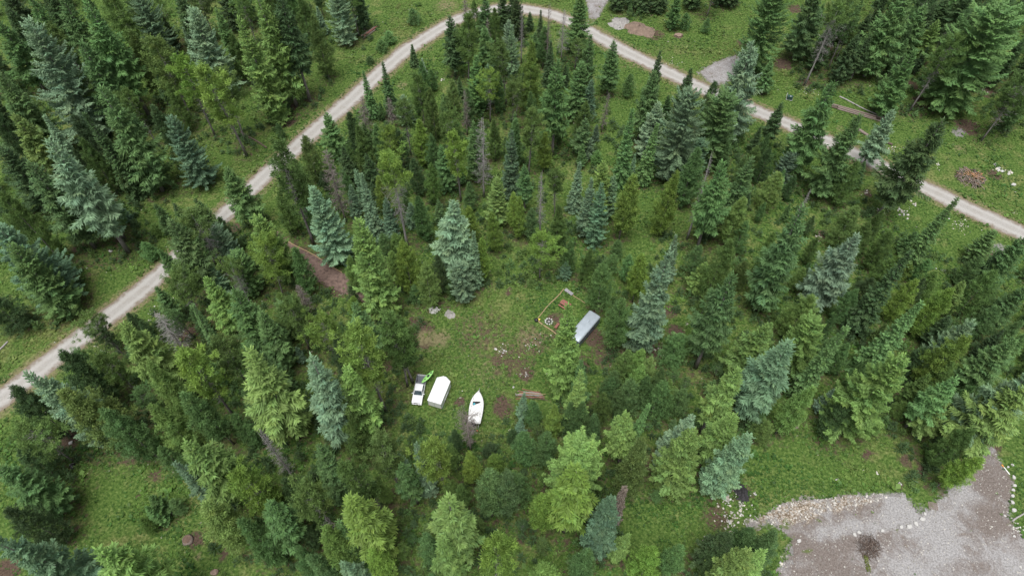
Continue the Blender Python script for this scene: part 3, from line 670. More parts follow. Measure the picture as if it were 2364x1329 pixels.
    (-70.0, 30.7, 15.9, 2.85, 'Yd'), (-61.7, 24.0, 28.8, 3.38, 'St'), (-49.5, 21.9, 26.5, 3.57, 'Fk'), (-55.2, 33.7, 8.0, 1.45, 'Sg'),
    (-54.8, 35.1, 7.8, 1.50, 'Fg'), (-53.0, 35.1, 5.1, 1.37, 'Yg'), (-56.5, 32.5, 5.3, 1.35, 'Yo'), (-53.6, 45.5, 17.0, 2.66, 'Yk'),
    (-47.5, 46.8, 20.2, 2.65, 'Yg'), (-54.8, 42.4, 9.4, 2.11, 'Yg'), (-42.6, 36.7, 25.8, 3.90, 'Fk'), (-45.2, 36.0, 22.0, 2.43, 'Sb'),
    (-41.7, 37.4, 17.1, 2.41, 'Yk'), (-34.5, 32.3, 24.6, 2.11, 'Ly'), (-40.7, 30.0, 20.5, 3.06, 'Yk'), (-35.5, 27.8, 19.5, 2.27, 'Yg'),
    (-44.2, 47.1, 10.0, 2.02, 'Yg'), (-42.7, 47.1, 7.2, 1.45, 'Yg'), (-50.9, 47.1, 8.3, 1.59, 'Yk'), (-33.3, 29.4, 21.3, 2.78, 'Fg'),
    (-36.0, 40.6, 20.3, 1.51, 'Dg'), (-25.2, 47.9, 19.1, 1.99, 'Lo'), (-24.6, 44.4, 15.2, 2.24, 'Yo'), (-27.5, 37.7, 19.7, 2.86, 'Sg'),
    (-32.7, 35.1, 15.4, 2.13, 'Yg'), (-36.7, 34.6, 15.5, 2.39, 'Yy'), (-19.8, 34.5, 25.1, 1.92, 'Lo'), (-18.1, 38.4, 20.1, 2.11, 'Lo'),
    (-20.1, 37.0, 8.9, 1.37, 'Yk'), (-15.3, 36.7, 16.7, 2.14, 'Fg'), (-13.5, 38.4, 20.1, 1.56, 'Sb'), (-17.8, 41.9, 8.9, 1.37, 'Sb'),
    (-10.7, 38.8, 20.2, 2.22, 'Ly'), (-10.0, 42.4, 10.5, 1.68, 'Yk'), (-7.0, 45.5, 16.0, 2.30, 'Df'), (-6.1, 40.1, 13.2, 1.65, 'Yy'),
    (-2.9, 41.4, 8.3, 1.97, 'Yy'), (-0.8, 35.8, 17.5, 2.52, 'Yg'), (-3.2, 34.6, 17.8, 2.64, 'Yg'), (-9.3, 45.5, 9.1, 1.43, 'Yd'),
    (-3.5, 44.4, 5.6, 1.44, 'Yd'), (0.0, 46.8, 6.1, 1.16, 'Yd'), (-9.8, 36.2, 10.9, 1.63, 'Yk'), (-8.2, 28.7, 28.4, 3.57, 'Fk'),
    (-8.9, 25.7, 20.1, 2.36, 'Fk'), (-20.0, 29.1, 26.3, 3.73, 'Fy'), (-23.7, 28.9, 17.1, 2.05, 'Fg'), (-26.9, 30.9, 20.7, 2.34, 'Lo'),
    (-25.3, 27.4, 18.3, 2.40, 'Yk'), (-21.8, 23.6, 17.5, 2.29, 'Sb'), (-18.9, 25.2, 14.2, 2.15, 'Yy'), (-2.2, 23.6, 27.9, 1.99, 'Ly'),
    (-12.1, 27.8, 14.8, 1.67, 'Yg'), (-29.9, 26.1, 12.5, 1.79, 'Yg'), (-27.6, 25.5, 13.3, 1.52, 'Yg'), (-30.5, 29.8, 8.6, 1.58, 'Yd'),
    (-10.8, 23.6, 10.9, 1.01, 'Yg'), (-7.7, 36.2, 10.2, 1.50, 'Yo'), (1.7, 51.4, 9.6, 1.21, 'St'), (1.4, 48.9, 4.8, 1.01, 'St'),
    (6.7, 48.4, 10.7, 1.68, 'Yy'), (3.9, 50.3, 9.2, 1.76, 'Yg'), (9.7, 49.5, 10.8, 1.74, 'Yg'), (11.0, 47.6, 13.7, 1.71, 'Yg'),
    (13.6, 48.1, 8.8, 1.31, 'Yg'), (15.0, 50.9, 10.7, 1.76, 'Yo'), (19.4, 52.2, 12.6, 2.49, 'Yg'), (18.3, 52.8, 9.0, 1.78, 'Yg'),
    (24.2, 52.2, 12.1, 2.35, 'Yg'), (27.7, 55.1, 5.6, 1.21, 'Yk'), (28.7, 52.8, 9.0, 2.08, 'Yg'), (26.2, 52.2, 7.9, 1.78, 'Yg'),
    (22.9, 54.2, 6.7, 1.81, 'Yg'), (16.9, 55.4, 7.7, 1.81, 'Yg'), (2.1, 43.4, 12.7, 2.10, 'Yg'), (5.3, 43.4, 11.8, 2.25, 'Yg'),
    (9.2, 38.4, 21.6, 3.76, 'Sk'), (8.3, 32.3, 27.2, 3.66, 'Fy'), (4.6, 32.5, 16.6, 2.22, 'Yy'), (19.5, 45.5, 19.0, 1.32, 'Pg'),
    (17.9, 43.2, 18.2, 2.62, 'Fk'), (18.0, 38.4, 20.1, 2.27, 'Yo'), (25.5, 43.4, 19.9, 3.08, 'Sb'), (25.3, 39.6, 21.3, 3.66, 'Sk'),
    (32.4, 43.4, 19.7, 2.89, 'Fk'), (32.6, 38.9, 21.7, 2.99, 'Sb'), (15.8, 33.7, 17.2, 1.25, 'Pn'), (12.9, 29.4, 23.4, 2.74, 'St'),
    (16.0, 28.2, 12.6, 1.42, 'Fk'), (0.7, 37.0, 12.0, 2.45, 'Yg'), (4.9, 22.9, 15.9, 2.36, 'Yk'), (9.7, 25.2, 15.7, 1.96, 'Yg'),
    (19.3, 24.8, 15.9, 2.51, 'Yy'), (23.1, 25.7, 13.4, 1.78, 'Yg'), (29.7, 27.8, 14.8, 2.82, 'Fd'), (33.8, 28.7, 12.5, 2.08, 'Yg'),
    (30.4, 23.6, 22.1, 2.85, 'Sk'), (29.8, 23.1, 12.7, 2.51, 'Fk'), (29.2, 26.1, 12.5, 2.04, 'Yd'), (23.5, 37.4, 2.8, 1.12, 'Yg'),
    (13.8, 37.9, 6.8, 1.39, 'Yo'), (40.0, 52.5, 7.4, 1.49, 'Yo'), (41.8, 49.5, 5.9, 1.77, 'Fg'), (42.1, 47.6, 6.6, 2.04, 'Yo'),
    (45.4, 48.8, 17.0, 2.14, 'Yk'), (53.4, 53.1, 8.4, 1.16, 'St'), (53.3, 48.7, 10.9, 2.61, 'Yd'), (66.4, 52.0, 5.2, 1.35, 'Yk'),
    (61.1, 48.7, 5.4, 1.76, 'Yk'), (68.9, 48.7, 12.5, 2.45, 'Fk'), (73.9, 47.1, 23.8, 4.15, 'Fb'), (74.4, 45.0, 22.4, 4.67, 'Fk'),
    (69.7, 39.4, 13.6, 2.05, 'Yy'), (69.5, 43.4, 13.7, 2.24, 'Yo'), (36.6, 27.4, 15.0, 2.17, 'Yg'), (33.6, 24.0, 17.7, 1.99, 'Fk'),
    (-58.3, 167.5, 15.9, 2.41, 'Yg'), (-57.3, 171.0, 16.3, 2.20, 'Yg'), (-125.9, 175.7, 17.6, 2.27, 'Yo'), (-120.8, 117.2, 11.2, 1.75, 'Yd'),
    (-81.2, 107.9, 15.9, 2.33, 'Yo'), (-126.1, 124.9, 11.1, 1.92, 'Yd'), (-87.4, 155.4, 10.3, 1.48, 'Fd'), (-58.8, 147.3, 13.0, 1.91, 'Yo'),
    (-122.6, 138.0, 17.1, 2.85, 'Yd'), (-127.2, 140.9, 16.8, 2.37, 'Yd'), (-84.4, 109.8, 11.9, 2.13, 'Yd'), (-64.4, 175.9, 15.1, 2.14, 'Yd'),
    (-130.2, 142.9, 10.4, 1.40, 'Fd'), (-108.2, 114.4, 16.2, 2.50, 'Yd'), (-130.3, 191.6, 10.1, 1.51, 'Fd'), (-104.2, 96.6, 13.0, 2.26, 'Fd'),
    (-103.4, 73.7, 11.3, 1.79, 'Yd'), (-112.2, 101.8, 11.9, 1.90, 'Yo'), (-113.7, 179.8, 14.9, 2.44, 'Fd'), (-115.4, 122.3, 17.4, 2.94, 'Fd'),
    (-120.9, 150.0, 16.2, 2.29, 'Fd'), (-100.3, 149.7, 15.2, 2.18, 'Yd'), (-52.9, 151.2, 9.5, 1.63, 'Yd'), (-95.8, 160.9, 17.3, 2.85, 'Yd'),
    (-70.0, 165.4, 16.9, 2.15, 'Fd'), (-72.7, 181.5, 13.0, 1.70, 'Yo'), (-129.4, 164.3, 9.4, 1.64, 'Yo'), (-135.0, 189.0, 12.5, 2.16, 'Yd'),
    (-90.3, 177.9, 13.6, 2.03, 'Yd'), (-149.9, 177.4, 10.8, 1.93, 'Yd'), (-111.6, 167.2, 10.5, 1.50, 'Yd'), (-122.0, 174.7, 11.3, 1.90, 'Yd'),
    (-145.2, 165.8, 14.4, 1.89, 'Fd'), (-112.8, 105.6, 11.1, 2.01, 'Yd'), (-84.3, 144.2, 11.8, 2.01, 'Yo'), (-72.4, 144.6, 13.0, 1.84, 'Yo'),
    (-141.6, 168.6, 10.6, 1.52, 'Yg'), (-84.5, 177.6, 9.7, 1.77, 'Fd'), (-138.3, 177.6, 14.4, 2.52, 'Fd'), (-70.9, 168.3, 17.6, 2.34, 'Yd'),
    (-86.0, 190.9, 9.7, 1.40, 'Yd'), (-84.4, 160.8, 14.6, 2.07, 'Fd'), (-117.5, 160.8, 13.8, 2.46, 'Fd'), (-102.6, 188.1, 11.8, 1.79, 'Yd'),
    (-130.1, 179.3, 13.1, 2.10, 'Fg'), (-113.6, 117.3, 9.3, 1.30, 'Fg'), (-92.1, 107.9, 9.8, 1.57, 'Yd'), (-61.1, 164.8, 10.3, 1.42, 'Yd'),
    (-72.0, 152.9, 13.9, 1.96, 'Fg'), (-135.0, 185.7, 9.7, 1.35, 'Yg'), (-91.5, 146.9, 10.6, 1.76, 'Yd'), (-62.6, 157.6, 14.0, 1.80, 'Fg'),
    (-101.7, 135.4, 11.7, 1.73, 'Yd'), (-150.4, 189.5, 11.5, 1.53, 'Fd'), (-59.1, 134.8, 17.0, 2.96, 'Yd'), (-100.0, 92.8, 13.3, 1.91, 'Yd'),
    (-89.1, 101.0, 16.7, 2.58, 'Fd'), (-89.8, 111.2, 16.5, 2.80, 'Yd'), (-92.0, 134.2, 17.9, 3.05, 'Yd'), (-80.3, 130.6, 13.9, 2.27, 'Fd'),
    (-51.8, 170.7, 13.6, 1.79, 'Yd'), (-61.3, 161.2, 16.3, 2.75, 'Yo'), (-15.2, 95.7, 8.1, 1.26, 'Fg'), (3.9, 142.8, 7.6, 1.17, 'Yd'),
    (-20.9, 137.1, 10.1, 1.73, 'Yg'), (-30.7, 128.6, 5.2, 0.98, 'Yg'), (-7.5, 114.0, 10.6, 1.75, 'Yg'), (2.3, 138.4, 5.0, 1.06, 'Fg'),
    (4.7, 140.7, 6.6, 1.08, 'Fg'), (13.0, 140.5, 6.6, 1.19, 'Fd'), (-40.6, 105.7, 5.8, 1.07, 'Yd'), (-12.2, 117.6, 9.5, 1.65, 'Yg'),
    (-35.6, 117.3, 6.8, 1.19, 'Yg'), (-22.4, 130.4, 5.7, 0.93, 'Yg'), (-7.2, 116.8, 5.0, 0.84, 'Fg'), (-0.8, 106.6, 7.0, 1.21, 'Fg'),
    (-8.4, 144.2, 5.1, 0.87, 'Yo'), (-35.5, 112.0, 7.6, 1.29, 'Yg'), (-3.4, 131.0, 10.8, 1.57, 'Yg'), (8.1, 127.3, 10.0, 1.79, 'Yo'),
    (-34.6, 102.7, 8.3, 1.41, 'Yg'), (13.7, 143.1, 5.3, 0.87, 'Fg'), (-28.6, 121.6, 5.0, 0.95, 'Fg'), (-13.7, 122.2, 5.6, 0.96, 'Fg'),
    (-9.2, 99.7, 8.8, 1.49, 'Yg'), (-27.6, 117.4, 9.6, 1.47, 'Fd'), (-25.7, 113.4, 6.9, 1.30, 'Yg'), (-12.7, 136.4, 6.6, 1.03, 'Fg'),
    (-11.2, 107.4, 6.5, 1.09, 'Fg'), (-19.2, 128.3, 7.1, 1.06, 'Yg'), (-20.9, 119.8, 6.0, 1.13, 'Fg'), (-32.9, 118.5, 8.1, 1.19, 'Fg'),
    (-10.1, 127.0, 10.6, 1.71, 'Yg'), (-21.8, 97.4, 7.3, 1.33, 'Yg'), (-28.8, 100.3, 7.7, 1.24, 'Fd'), (10.5, 120.1, 10.5, 1.82, 'Yg'),
    (47.8, 115.6, 9.4, 1.68, 'Fg'), (38.6, 107.4, 9.4, 1.72, 'Yd'), (36.3, 120.6, 5.1, 0.92, 'Fg'), (59.2, 102.9, 7.5, 1.36, 'Yd'),
    (37.5, 119.0, 9.2, 1.37, 'Fg'), (35.8, 116.2, 6.2, 1.18, 'Yg'), (51.9, 96.6, 6.0, 1.06, 'Yg'), (49.6, 103.0, 7.9, 1.17, 'Fg'),
    (56.2, 115.0, 8.1, 1.18, 'Yg'), (57.6, 96.9, 5.2, 0.94, 'Fg'), (49.2, 106.1, 9.7, 1.44, 'Yg'), (46.5, 110.3, 9.4, 1.65, 'Yg'),
    (57.4, 104.4, 7.7, 1.17, 'Fg'), (39.0, 117.1, 5.6, 1.03, 'Yg'), (54.0, 115.8, 9.8, 1.42, 'Fd'), (49.7, 99.9, 5.6, 0.93, 'Fd'),
    (38.2, 104.2, 5.9, 0.96, 'Yg'), (42.9, 100.3, 7.2, 1.27, 'Fg'), (56.3, 89.5, 5.2, 0.91, 'Yo'), (66.7, 66.0, 7.6, 1.09, 'Fo'),
    (59.7, 57.1, 10.1, 1.63, 'Yg'), (89.2, 56.1, 9.4, 1.59, 'Fo'), (49.0, 81.9, 10.8, 1.92, 'Yg'), (61.0, 71.1, 11.6, 1.90, 'Yg'),
    (97.1, 70.4, 11.2, 1.62, 'Yg'), (80.3, 69.9, 6.9, 1.09, 'Yo'), (61.2, 93.1, 5.9, 1.02, 'Yd'), (94.1, 74.2, 7.0, 1.33, 'Yo'),
    (85.3, 63.4, 9.7, 1.57, 'Fd'), (75.3, 51.8, 10.5, 1.60, 'Yg'), (53.5, 60.3, 7.6, 1.46, 'Yd'), (94.0, 63.0, 7.9, 1.35, 'Yd'),
    (58.1, 68.0, 7.0, 1.28, 'Yg'), (79.2, 51.8, 11.7, 1.63, 'Yd'), (64.2, 85.8, 6.0, 1.06, 'Fd'), (66.6, 84.3, 10.2, 1.56, 'Yo'),
    (88.1, 64.5, 11.1, 1.93, 'Yg'), (55.5, 61.8, 11.2, 1.86, 'Yg'), (51.7, 64.3, 7.0, 1.36, 'Yg'), (102.1, 81.7, 10.5, 1.60, 'Fg'),
    (82.4, 51.7, 8.8, 1.41, 'Fo'), (72.5, 91.3, 10.2, 1.67, 'Yo'), (57.5, 81.3, 6.2, 1.02, 'Fg'), (59.3, 85.5, 8.1, 1.50, 'Yo'),
    (68.5, 53.6, 11.7, 1.87, 'Fo'), (92.2, 59.7, 8.9, 1.37, 'Yo'), (75.7, 74.8, 9.4, 1.50, 'Yd'), (52.0, 88.1, 7.0, 1.30, 'Yo'),
    (92.6, 175.2, 13.6, 2.40, 'Sd'), (102.5, 182.4, 16.0, 2.26, 'Sd'), (85.3, 184.6, 10.9, 1.66, 'Sg'), (91.4, 151.6, 9.5, 1.57, 'Sg'),
    (124.2, 185.9, 9.2, 1.48, 'Sd'), (104.7, 190.5, 10.8, 1.83, 'Sg'), (102.9, 158.6, 14.9, 2.36, 'Ld'), (142.8, 164.4, 11.6, 1.88, 'Fd'),
    (93.4, 154.2, 13.4, 2.26, 'Fd'), (81.8, 153.5, 15.6, 2.53, 'Fd'), (134.8, 145.2, 11.4, 1.90, 'Fd'), (105.6, 187.7, 14.6, 2.48, 'Ld'),
    (121.2, 167.1, 16.8, 2.50, 'Fg'), (131.3, 170.2, 12.8, 2.12, 'Fg'), (97.6, 168.6, 12.9, 1.74, 'Fd'), (138.9, 187.0, 15.3, 2.06, 'Ld'),
    (87.1, 159.1, 14.4, 2.47, 'Sg'), (115.3, 178.1, 16.6, 2.65, 'Fd'), (136.6, 148.0, 15.6, 2.02, 'Fd'), (145.7, 191.5, 9.5, 1.66, 'Sd'),
    (110.3, 190.3, 14.9, 2.62, 'Sg'), (138.8, 162.6, 14.4, 2.52, 'Sg'), (130.3, 161.9, 12.3, 1.99, 'Sd'), (140.3, 172.2, 9.8, 1.40, 'Sg'),
    (105.2, 163.1, 16.1, 2.72, 'Lg'), (118.2, 176.7, 16.0, 2.50, 'Ld'), (118.4, 169.1, 17.0, 2.85, 'Fg'), (86.8, 181.4, 15.9, 2.56, 'Lg'),
    (79.8, 162.1, 9.5, 1.52, 'Sg'), (133.4, 181.2, 10.9, 1.99, 'Ld'), (80.7, 148.0, 16.7, 2.13, 'Lg'), (149.9, 185.9, 13.5, 2.08, 'Fd'),
    (146.6, 173.4, 15.1, 2.00, 'Sd'), (106.3, 173.0, 16.6, 2.82, 'Sg'), (147.2, 180.5, 10.9, 1.47, 'Fd'), (134.0, 150.1, 11.8, 1.93, 'Fg'),
    (123.5, 179.0, 12.9, 2.18, 'Sd'), (128.3, 185.4, 11.6, 2.07, 'Sd'), (130.2, 178.0, 14.7, 2.51, 'Sd'), (118.6, 151.7, 15.8, 2.04, 'Fg'),
    (111.3, 153.1, 14.3, 2.49, 'Sg'), (124.0, 145.1, 13.0, 2.01, 'Lg'), (116.3, 125.7, 16.1, 2.42, 'Sg'), (127.8, 128.5, 10.6, 1.45, 'Ld'),
    (127.5, 124.7, 16.8, 2.89, 'Sg'), (127.6, 145.9, 15.2, 2.43, 'Lg'), (118.4, 132.0, 14.0, 2.26, 'Fd'), (129.5, 137.2, 15.2, 2.03, 'Lg'),
    (115.8, 154.9, 16.0, 2.05, 'Sg'), (118.6, 140.9, 13.9, 2.35, 'Sd'), (115.0, 150.6, 12.2, 2.09, 'Ld'), (118.7, 127.5, 11.7, 1.75, 'Ld'),
    (126.4, 143.0, 12.9, 1.93, 'Sd'), (124.4, 138.9, 13.4, 2.08, 'Fd'), (140.3, 152.9, 15.0, 2.28, 'Fg'), (128.0, 133.1, 11.1, 1.81, 'Sg'),
    (103.9, 154.7, 13.6, 2.15, 'Fd'), (98.6, 155.6, 12.3, 2.21, 'Lg'), (93.6, 141.5, 9.0, 1.26, 'Fd'), (97.2, 165.2, 11.3, 1.58, 'Sd'),
    (84.8, 143.0, 12.9, 2.05, 'Fd'), (101.7, 145.7, 8.3, 1.18, 'Fd'), (83.7, 160.1, 11.4, 1.69, 'Sd'), (95.1, 145.3, 10.9, 1.80, 'Fg'),
    (108.0, 151.6, 9.3, 1.44, 'Ld'), (96.5, 147.7, 12.8, 1.70, 'Sd'), (-71.0, 63.5, 9.6, 1.65, 'Ld'), (-52.7, 83.6, 8.1, 1.48, 'Fg'),
    (-65.8, 81.0, 10.5, 1.57, 'Fg'), (-74.4, 55.4, 8.7, 1.45, 'Sd'), (-29.4, 52.0, 7.4, 1.33, 'Lg'), (-42.0, 66.8, 7.8, 1.15, 'Sg'),
    (-53.7, 56.6, 8.7, 1.52, 'Sg'), (-63.3, 90.5, 8.5, 1.24, 'Fg'), (-74.9, 60.5, 8.4, 1.23, 'Lg'), (-32.9, 56.1, 8.3, 1.18, 'Fg'),
    (-45.9, 68.5, 9.8, 1.66, 'Sg'), (-69.7, 92.3, 10.9, 1.75, 'Fg'), (-60.0, 90.0, 6.8, 1.07, 'Fd'), (-63.7, 72.3, 11.0, 1.74, 'Fg'),
    (-61.4, 51.6, 9.8, 1.72, 'Lg'), (-39.9, 71.4, 8.8, 1.38, 'Lg'), (-32.2, 53.5, 7.1, 1.23, 'Sd'), (-65.6, 90.1, 10.4, 1.69, 'Sg'),
    (-66.6, 92.5, 10.3, 1.69, 'Fd'), (-57.3, 68.8, 9.2, 1.58, 'Sg'), (-41.0, 52.9, 9.3, 1.55, 'Fg'), (-67.6, 62.6, 8.9, 1.51, 'Fg'),
    (-55.9, 58.2, 5.9, 1.16, 'Lg'), (-63.0, 85.5, 5.4, 1.09, 'Sg'), (-59.9, 68.0, 9.6, 1.70, 'Lg'), (-56.6, 55.1, 7.0, 1.24, 'Fg'),
    (-51.6, 58.1, 8.8, 1.41, 'Fg'), (-44.1, 52.5, 9.4, 1.66, 'Sg'), (-71.8, 58.0, 9.1, 1.35, 'Fg'), (-40.1, 68.5, 11.0, 1.93, 'Sg'),
    (5.3, 39.5, 4.7, 0.83, 'Lo'), (-4.1, 27.9, 2.8, 0.61, 'Fg'), (-6.7, 42.5, 4.3, 0.93, 'Lo'), (-23.0, 37.3, 4.4, 0.83, 'Sd'),
    (-16.9, 44.3, 4.8, 1.00, 'Lo'), (4.4, 47.1, 5.5, 1.09, 'Lo'), (-23.5, 35.1, 5.5, 0.92, 'Sg'), (20.5, 49.3, 3.4, 0.76, 'Sd'),
    (-32.7, 40.6, 3.4, 0.66, 'Sd'), (13.5, 45.8, 5.7, 1.03, 'Lg'), (4.7, 29.5, 4.8, 0.91, 'So'), (-3.4, 30.7, 3.1, 0.69, 'So'),
    (5.7, 35.3, 4.3, 0.83, 'So'), (-38.3, 44.2, 2.5, 0.57, 'Sg'), (-16.5, 28.5, 5.2, 0.96, 'Lo'), (13.4, 35.4, 5.6, 0.95, 'Lg'),
    (-12.9, 32.1, 4.5, 0.92, 'Fo'), (1.7, 32.0, 5.1, 1.03, 'Ld'), (28.3, 57.4, 5.7, 1.03, 'Lg'), (-3.3, 37.7, 3.0, 0.73, 'Sg'),
    (36.6, 54.0, 4.4, 0.93, 'Lo'), (27.7, 49.7, 4.1, 0.70, 'Fg'), (23.0, 49.2, 2.7, 0.62, 'Lg'), (25.7, 58.5, 4.5, 0.74, 'Fo'),
    (-30.9, 40.4, 4.3, 0.72, 'So'), (-35.1, 43.8, 3.4, 0.72, 'Ld'), (15.8, 45.9, 2.7, 0.56, 'Fo'), (35.1, 56.0, 5.8, 1.03, 'Fg'),
    (-14.2, 43.7, 3.1, 0.68, 'Lg'), (36.8, 59.9, 5.1, 1.02, 'Lg'), (14.4, 40.7, 2.9, 0.58, 'Lo'), (21.8, 46.1, 3.7, 0.70, 'Fo'),
    (30.5, 56.5, 5.2, 0.94, 'Lg'), (-39.5, 33.0, 4.9, 0.89, 'Fg'), (-15.2, 30.3, 3.1, 0.73, 'Lg'), (-30.5, 44.6, 5.2, 0.88, 'Sg'),
    (-29.5, 34.6, 4.1, 0.83, 'Ld'), (-20.7, 41.8, 2.9, 0.65, 'Fo'), (12.0, 40.7, 5.6, 1.02, 'Fg'), (41.2, 62.7, 3.4, 0.73, 'Lo'),
    (-1.7, 39.0, 3.1, 0.61, 'Ld'), (-5.4, 32.5, 5.4, 1.01, 'So'), (-15.5, 32.9, 2.9, 0.59, 'Fd'), (-8.7, 33.8, 5.4, 1.02, 'So'),
    (9.8, 44.5, 3.9, 0.77, 'Fg'), (-10.9, 32.8, 2.6, 0.61, 'Sg'),
]
dens = np.zeros(x.shape)
for (tx, ty, th, tr_, tk) in TREES:
    m = near & (np.abs(x-tx) < 9) & (np.abs(y-ty) < 9)
    dens[m] += np.exp(-((x[m]-tx)**2 + (y[m]-ty)**2) / (1.1*tr_ + 0.6)**2) * min(1, th/12)
mask = np.zeros((len(x), 4))
mask[:, 3] = 1
mask[:, 0] = np.maximum(gauss_sum(x, y, 0), 0.45*np.clip(1 - (rd - ROAD_W)/1.0, 0, 1))
for P in (YARD, DRIVE1, DRIVE2):
    mask[near, 0] = np.maximum(mask[near, 0], 1.15*blur_in(P, x[near], y[near], 2.6))
mask[near, 1] = 0
mask[near, 1] = np.maximum(mask[near, 1], 0.9*blur_in(PATH, x[near], y[near], 1.6))
mask[:, 1] = np.clip(np.maximum(np.maximum(mask[:, 1], gauss_sum(x, y, 1)), 0.34*np.clip(dens, 0, 1)), 0, 1)  # litter gathers under trees; it also paints the shaded floor dark
mask[:, 2] = np.clip(np.maximum(gauss_sum(x, y, 2), 0.75*np.exp(-((rd - 2.6)/1.5)**2)), 0, 1)
idx = np.arange(nx*ny).reshape(ny, nx)
F = np.stack([idx[:-1, :-1].ravel(), idx[:-1, 1:].ravel(), idx[1:, 1:].ravel(), idx[1:, :-1].ravel()], 1)
V = np.stack([x, y, np.zeros_like(x)], 1)
tag(link(bpy.data.objects.new('ground', mesh_np('ground', V, F, M_ground, {'mask': mask}))), 'green meadow and forest floor around the clearing', 'ground', kind='structure')

# road: cambered strip
n = len(ROAD); rows = 13
T = np.gradient(ROAD, axis=0); T /= np.linalg.norm(T, axis=1)[:, None]; Nn = np.stack([-T[:, 1], T[:, 0]], 1)
vv = np.linspace(-1, 1, rows)
wob = np.stack([1 + 0.26*(vnoise(np.arange(n), np.zeros(n), 4.0, 1) - .5) + 0.09*rng.standard_normal(n)*0.5,
                1 + 0.26*(vnoise(np.arange(n), np.zeros(n), 4.0, 2) - .5) + 0.09*rng.standard_normal(n)*0.5], 1)
V = []; tr_a = []; ed_a = []
for i in range(n):
    for v in vv:
        w = ROAD_W * (wob[i, 0] if v < 0 else wob[i, 1])
        p = ROAD[i] + Nn[i]*v*w
        V.append((p[0], p[1], 0.012 + 0.06*(1 - v*v)))
        tr_a.append(math.exp(-((abs(v) - 0.42)/0.17)**2)); ed_a.append(abs(v))
idx = np.arange(n*rows).reshape(n, rows)
F = np.stack([idx[:-1, :-1].ravel(), idx[:-1, 1:].ravel(), idx[1:, 1:].ravel(), idx[1:, :-1].ravel()], 1)
tag(link(bpy.data.objects.new('road', mesh_np('road', V, F, M_road, {'track': tr_a, 'edge': ed_a}, True))), 'pale gravel road bending round the forest wedge', 'road', kind='structure')

def sheet(name, poly, z, mat, label, cat, maskfn, res=0.33, jit=0.75):
    P = np.array(poly); lo = P.min(0) - 1; hi = P.max(0) + 1
    a = np.arange(lo[0], hi[0], res); b = np.arange(lo[1], hi[1], res)
    X, Y = np.meshgrid(a, b); ny, nx = X.shape
    jx = (fbm(X, Y, 2.2, 5) - .5)*jit*4; jy = (fbm(X, Y, 2.2, 9) - .5)*jit*4
    ins = inside(poly, X + res/2 + jx, Y + res/2 + jy)[:-1, :-1]
    idx = np.arange(nx*ny).reshape(ny, nx)
    F = np.stack([idx[:-1, :-1][ins], idx[:-1, 1:][ins], idx[1:, 1:][ins], idx[1:, :-1][ins]], 1)
    used, F2 = np.unique(F, return_inverse=True); F2 = F2.reshape(F.shape)
    x = X.ravel()[used]; y = Y.ravel()[used]
    V = np.stack([x + (rng.random(len(x))-.5)*res*.5, y + (rng.random(len(x))-.5)*res*.5, z + 0.05*(fbm(x, y, 1.6, 4)-.5) + 0.03], 1)
    o = link(bpy.data.objects.new(name, mesh_np(name, V, F2, mat, {'mask': maskfn(x, y)}, True)))
    return tag(o, label, cat, kind='structure')
def yard_mask(x, y):
    m = np.zeros((len(x), 4)); m[:, 3] = 1
    m[:, 0] = blur_in(RUBBLE, x, y, 2.2)
    g1 = blur_in(GREY1, x, y)
    m[:, 1] = np.clip(0.55*(1-g1) + gauss_sum(x, y, 3) - gauss_sum(x, y, 4), 0, 1)
    m[:, 2] = np.maximum(gauss_sum(x, y, 5), 0.85 - 0.95*blur_in(YARD, x, y, 2.4))
    return m
sheet('gravel_yard', YARD, 0.01, M_yard, 'grey and brown gravel yard at the lower right', 'yard', yard_mask)
def drive_mask(x, y):
    m = np.zeros((len(x), 4)); m[:, 3] = 1; m[:, 1] = 0.25; return m
def drive_mask_of(P):
    def fn(x, y):
        m = drive_mask(x, y); k = blur_in(P, x, y, 2.2); m[:, 1] = 0.75 - 0.5*k; m[:, 2] = 1.0 - 1.05*k; return m
    return fn
sheet('driveway', DRIVE1, 0.008, M_yard, 'grey gravel driveway leaving the road towards the top edge', 'driveway', drive_mask_of(DRIVE1))
sheet('driveway', DRIVE2, 0.008, M_yard, 'grey gravel driveway mouth beside the road at the upper right', 'driveway', drive_mask_of(DRIVE2))
def path_mask(x, y):
    m = np.zeros((len(x), 4)); m[:, 3] = 1; return m
sheet('path', PATH, 0.008, M_duff, 'brown mulch path from the road into the clearing', 'path', path_mask, 0.35, 0.25)

# low herbs, grass and forbs: thousands of leaves nobody could count
NT = 260000
py_ = 20 + 165*rng.random(NT)**1.0
hw = 84 + 0.43*(py_ - 22)
px_ = (rng.random(NT)*2 - 1)*hw
keep = seg_dist([tuple(p) for p in ROAD[::3]] + [tuple(ROAD[-1])], px_, py_) > ROAD_W*1.0 + 0.3*rng.random(NT)
for P, pr in ((YARD, 0.996), (DRIVE1, 0.95), (DRIVE2, 0.95), (PATH, 0.93)):
    keep &= ~(inside(P, px_, py_) & (rng.random(NT) < pr))
soil = np.maximum(gauss_sum(px_, py_, 1), np.maximum(gauss_sum(px_, py_, 0), 0.5*gauss_sum(px_, py_, 2)))
keep &= rng.random(NT) > 0.8*soil
patch = fbm(px_, py_, 7.0, 2)
keep &= rng.random(NT) < np.clip((patch - 0.22)*2.6, 0.12, 1)
px_, py_, patch = px_[keep], py_[keep], patch[keep]
n = len(px_)
hue = fbm(px_, py_, 9.0, 12); yel = fbm(px_, py_, 22.0, 20)
c1 = np.array([0.042, 0.112, 0.022]); c2 = np.array([0.115, 0.205, 0.042]); c3 = np.array([0.200, 0.225, 0.070])
k = np.clip((hue-.3)*2.2 + .25*rng.standard_normal(n), 0, 1)[:, None]
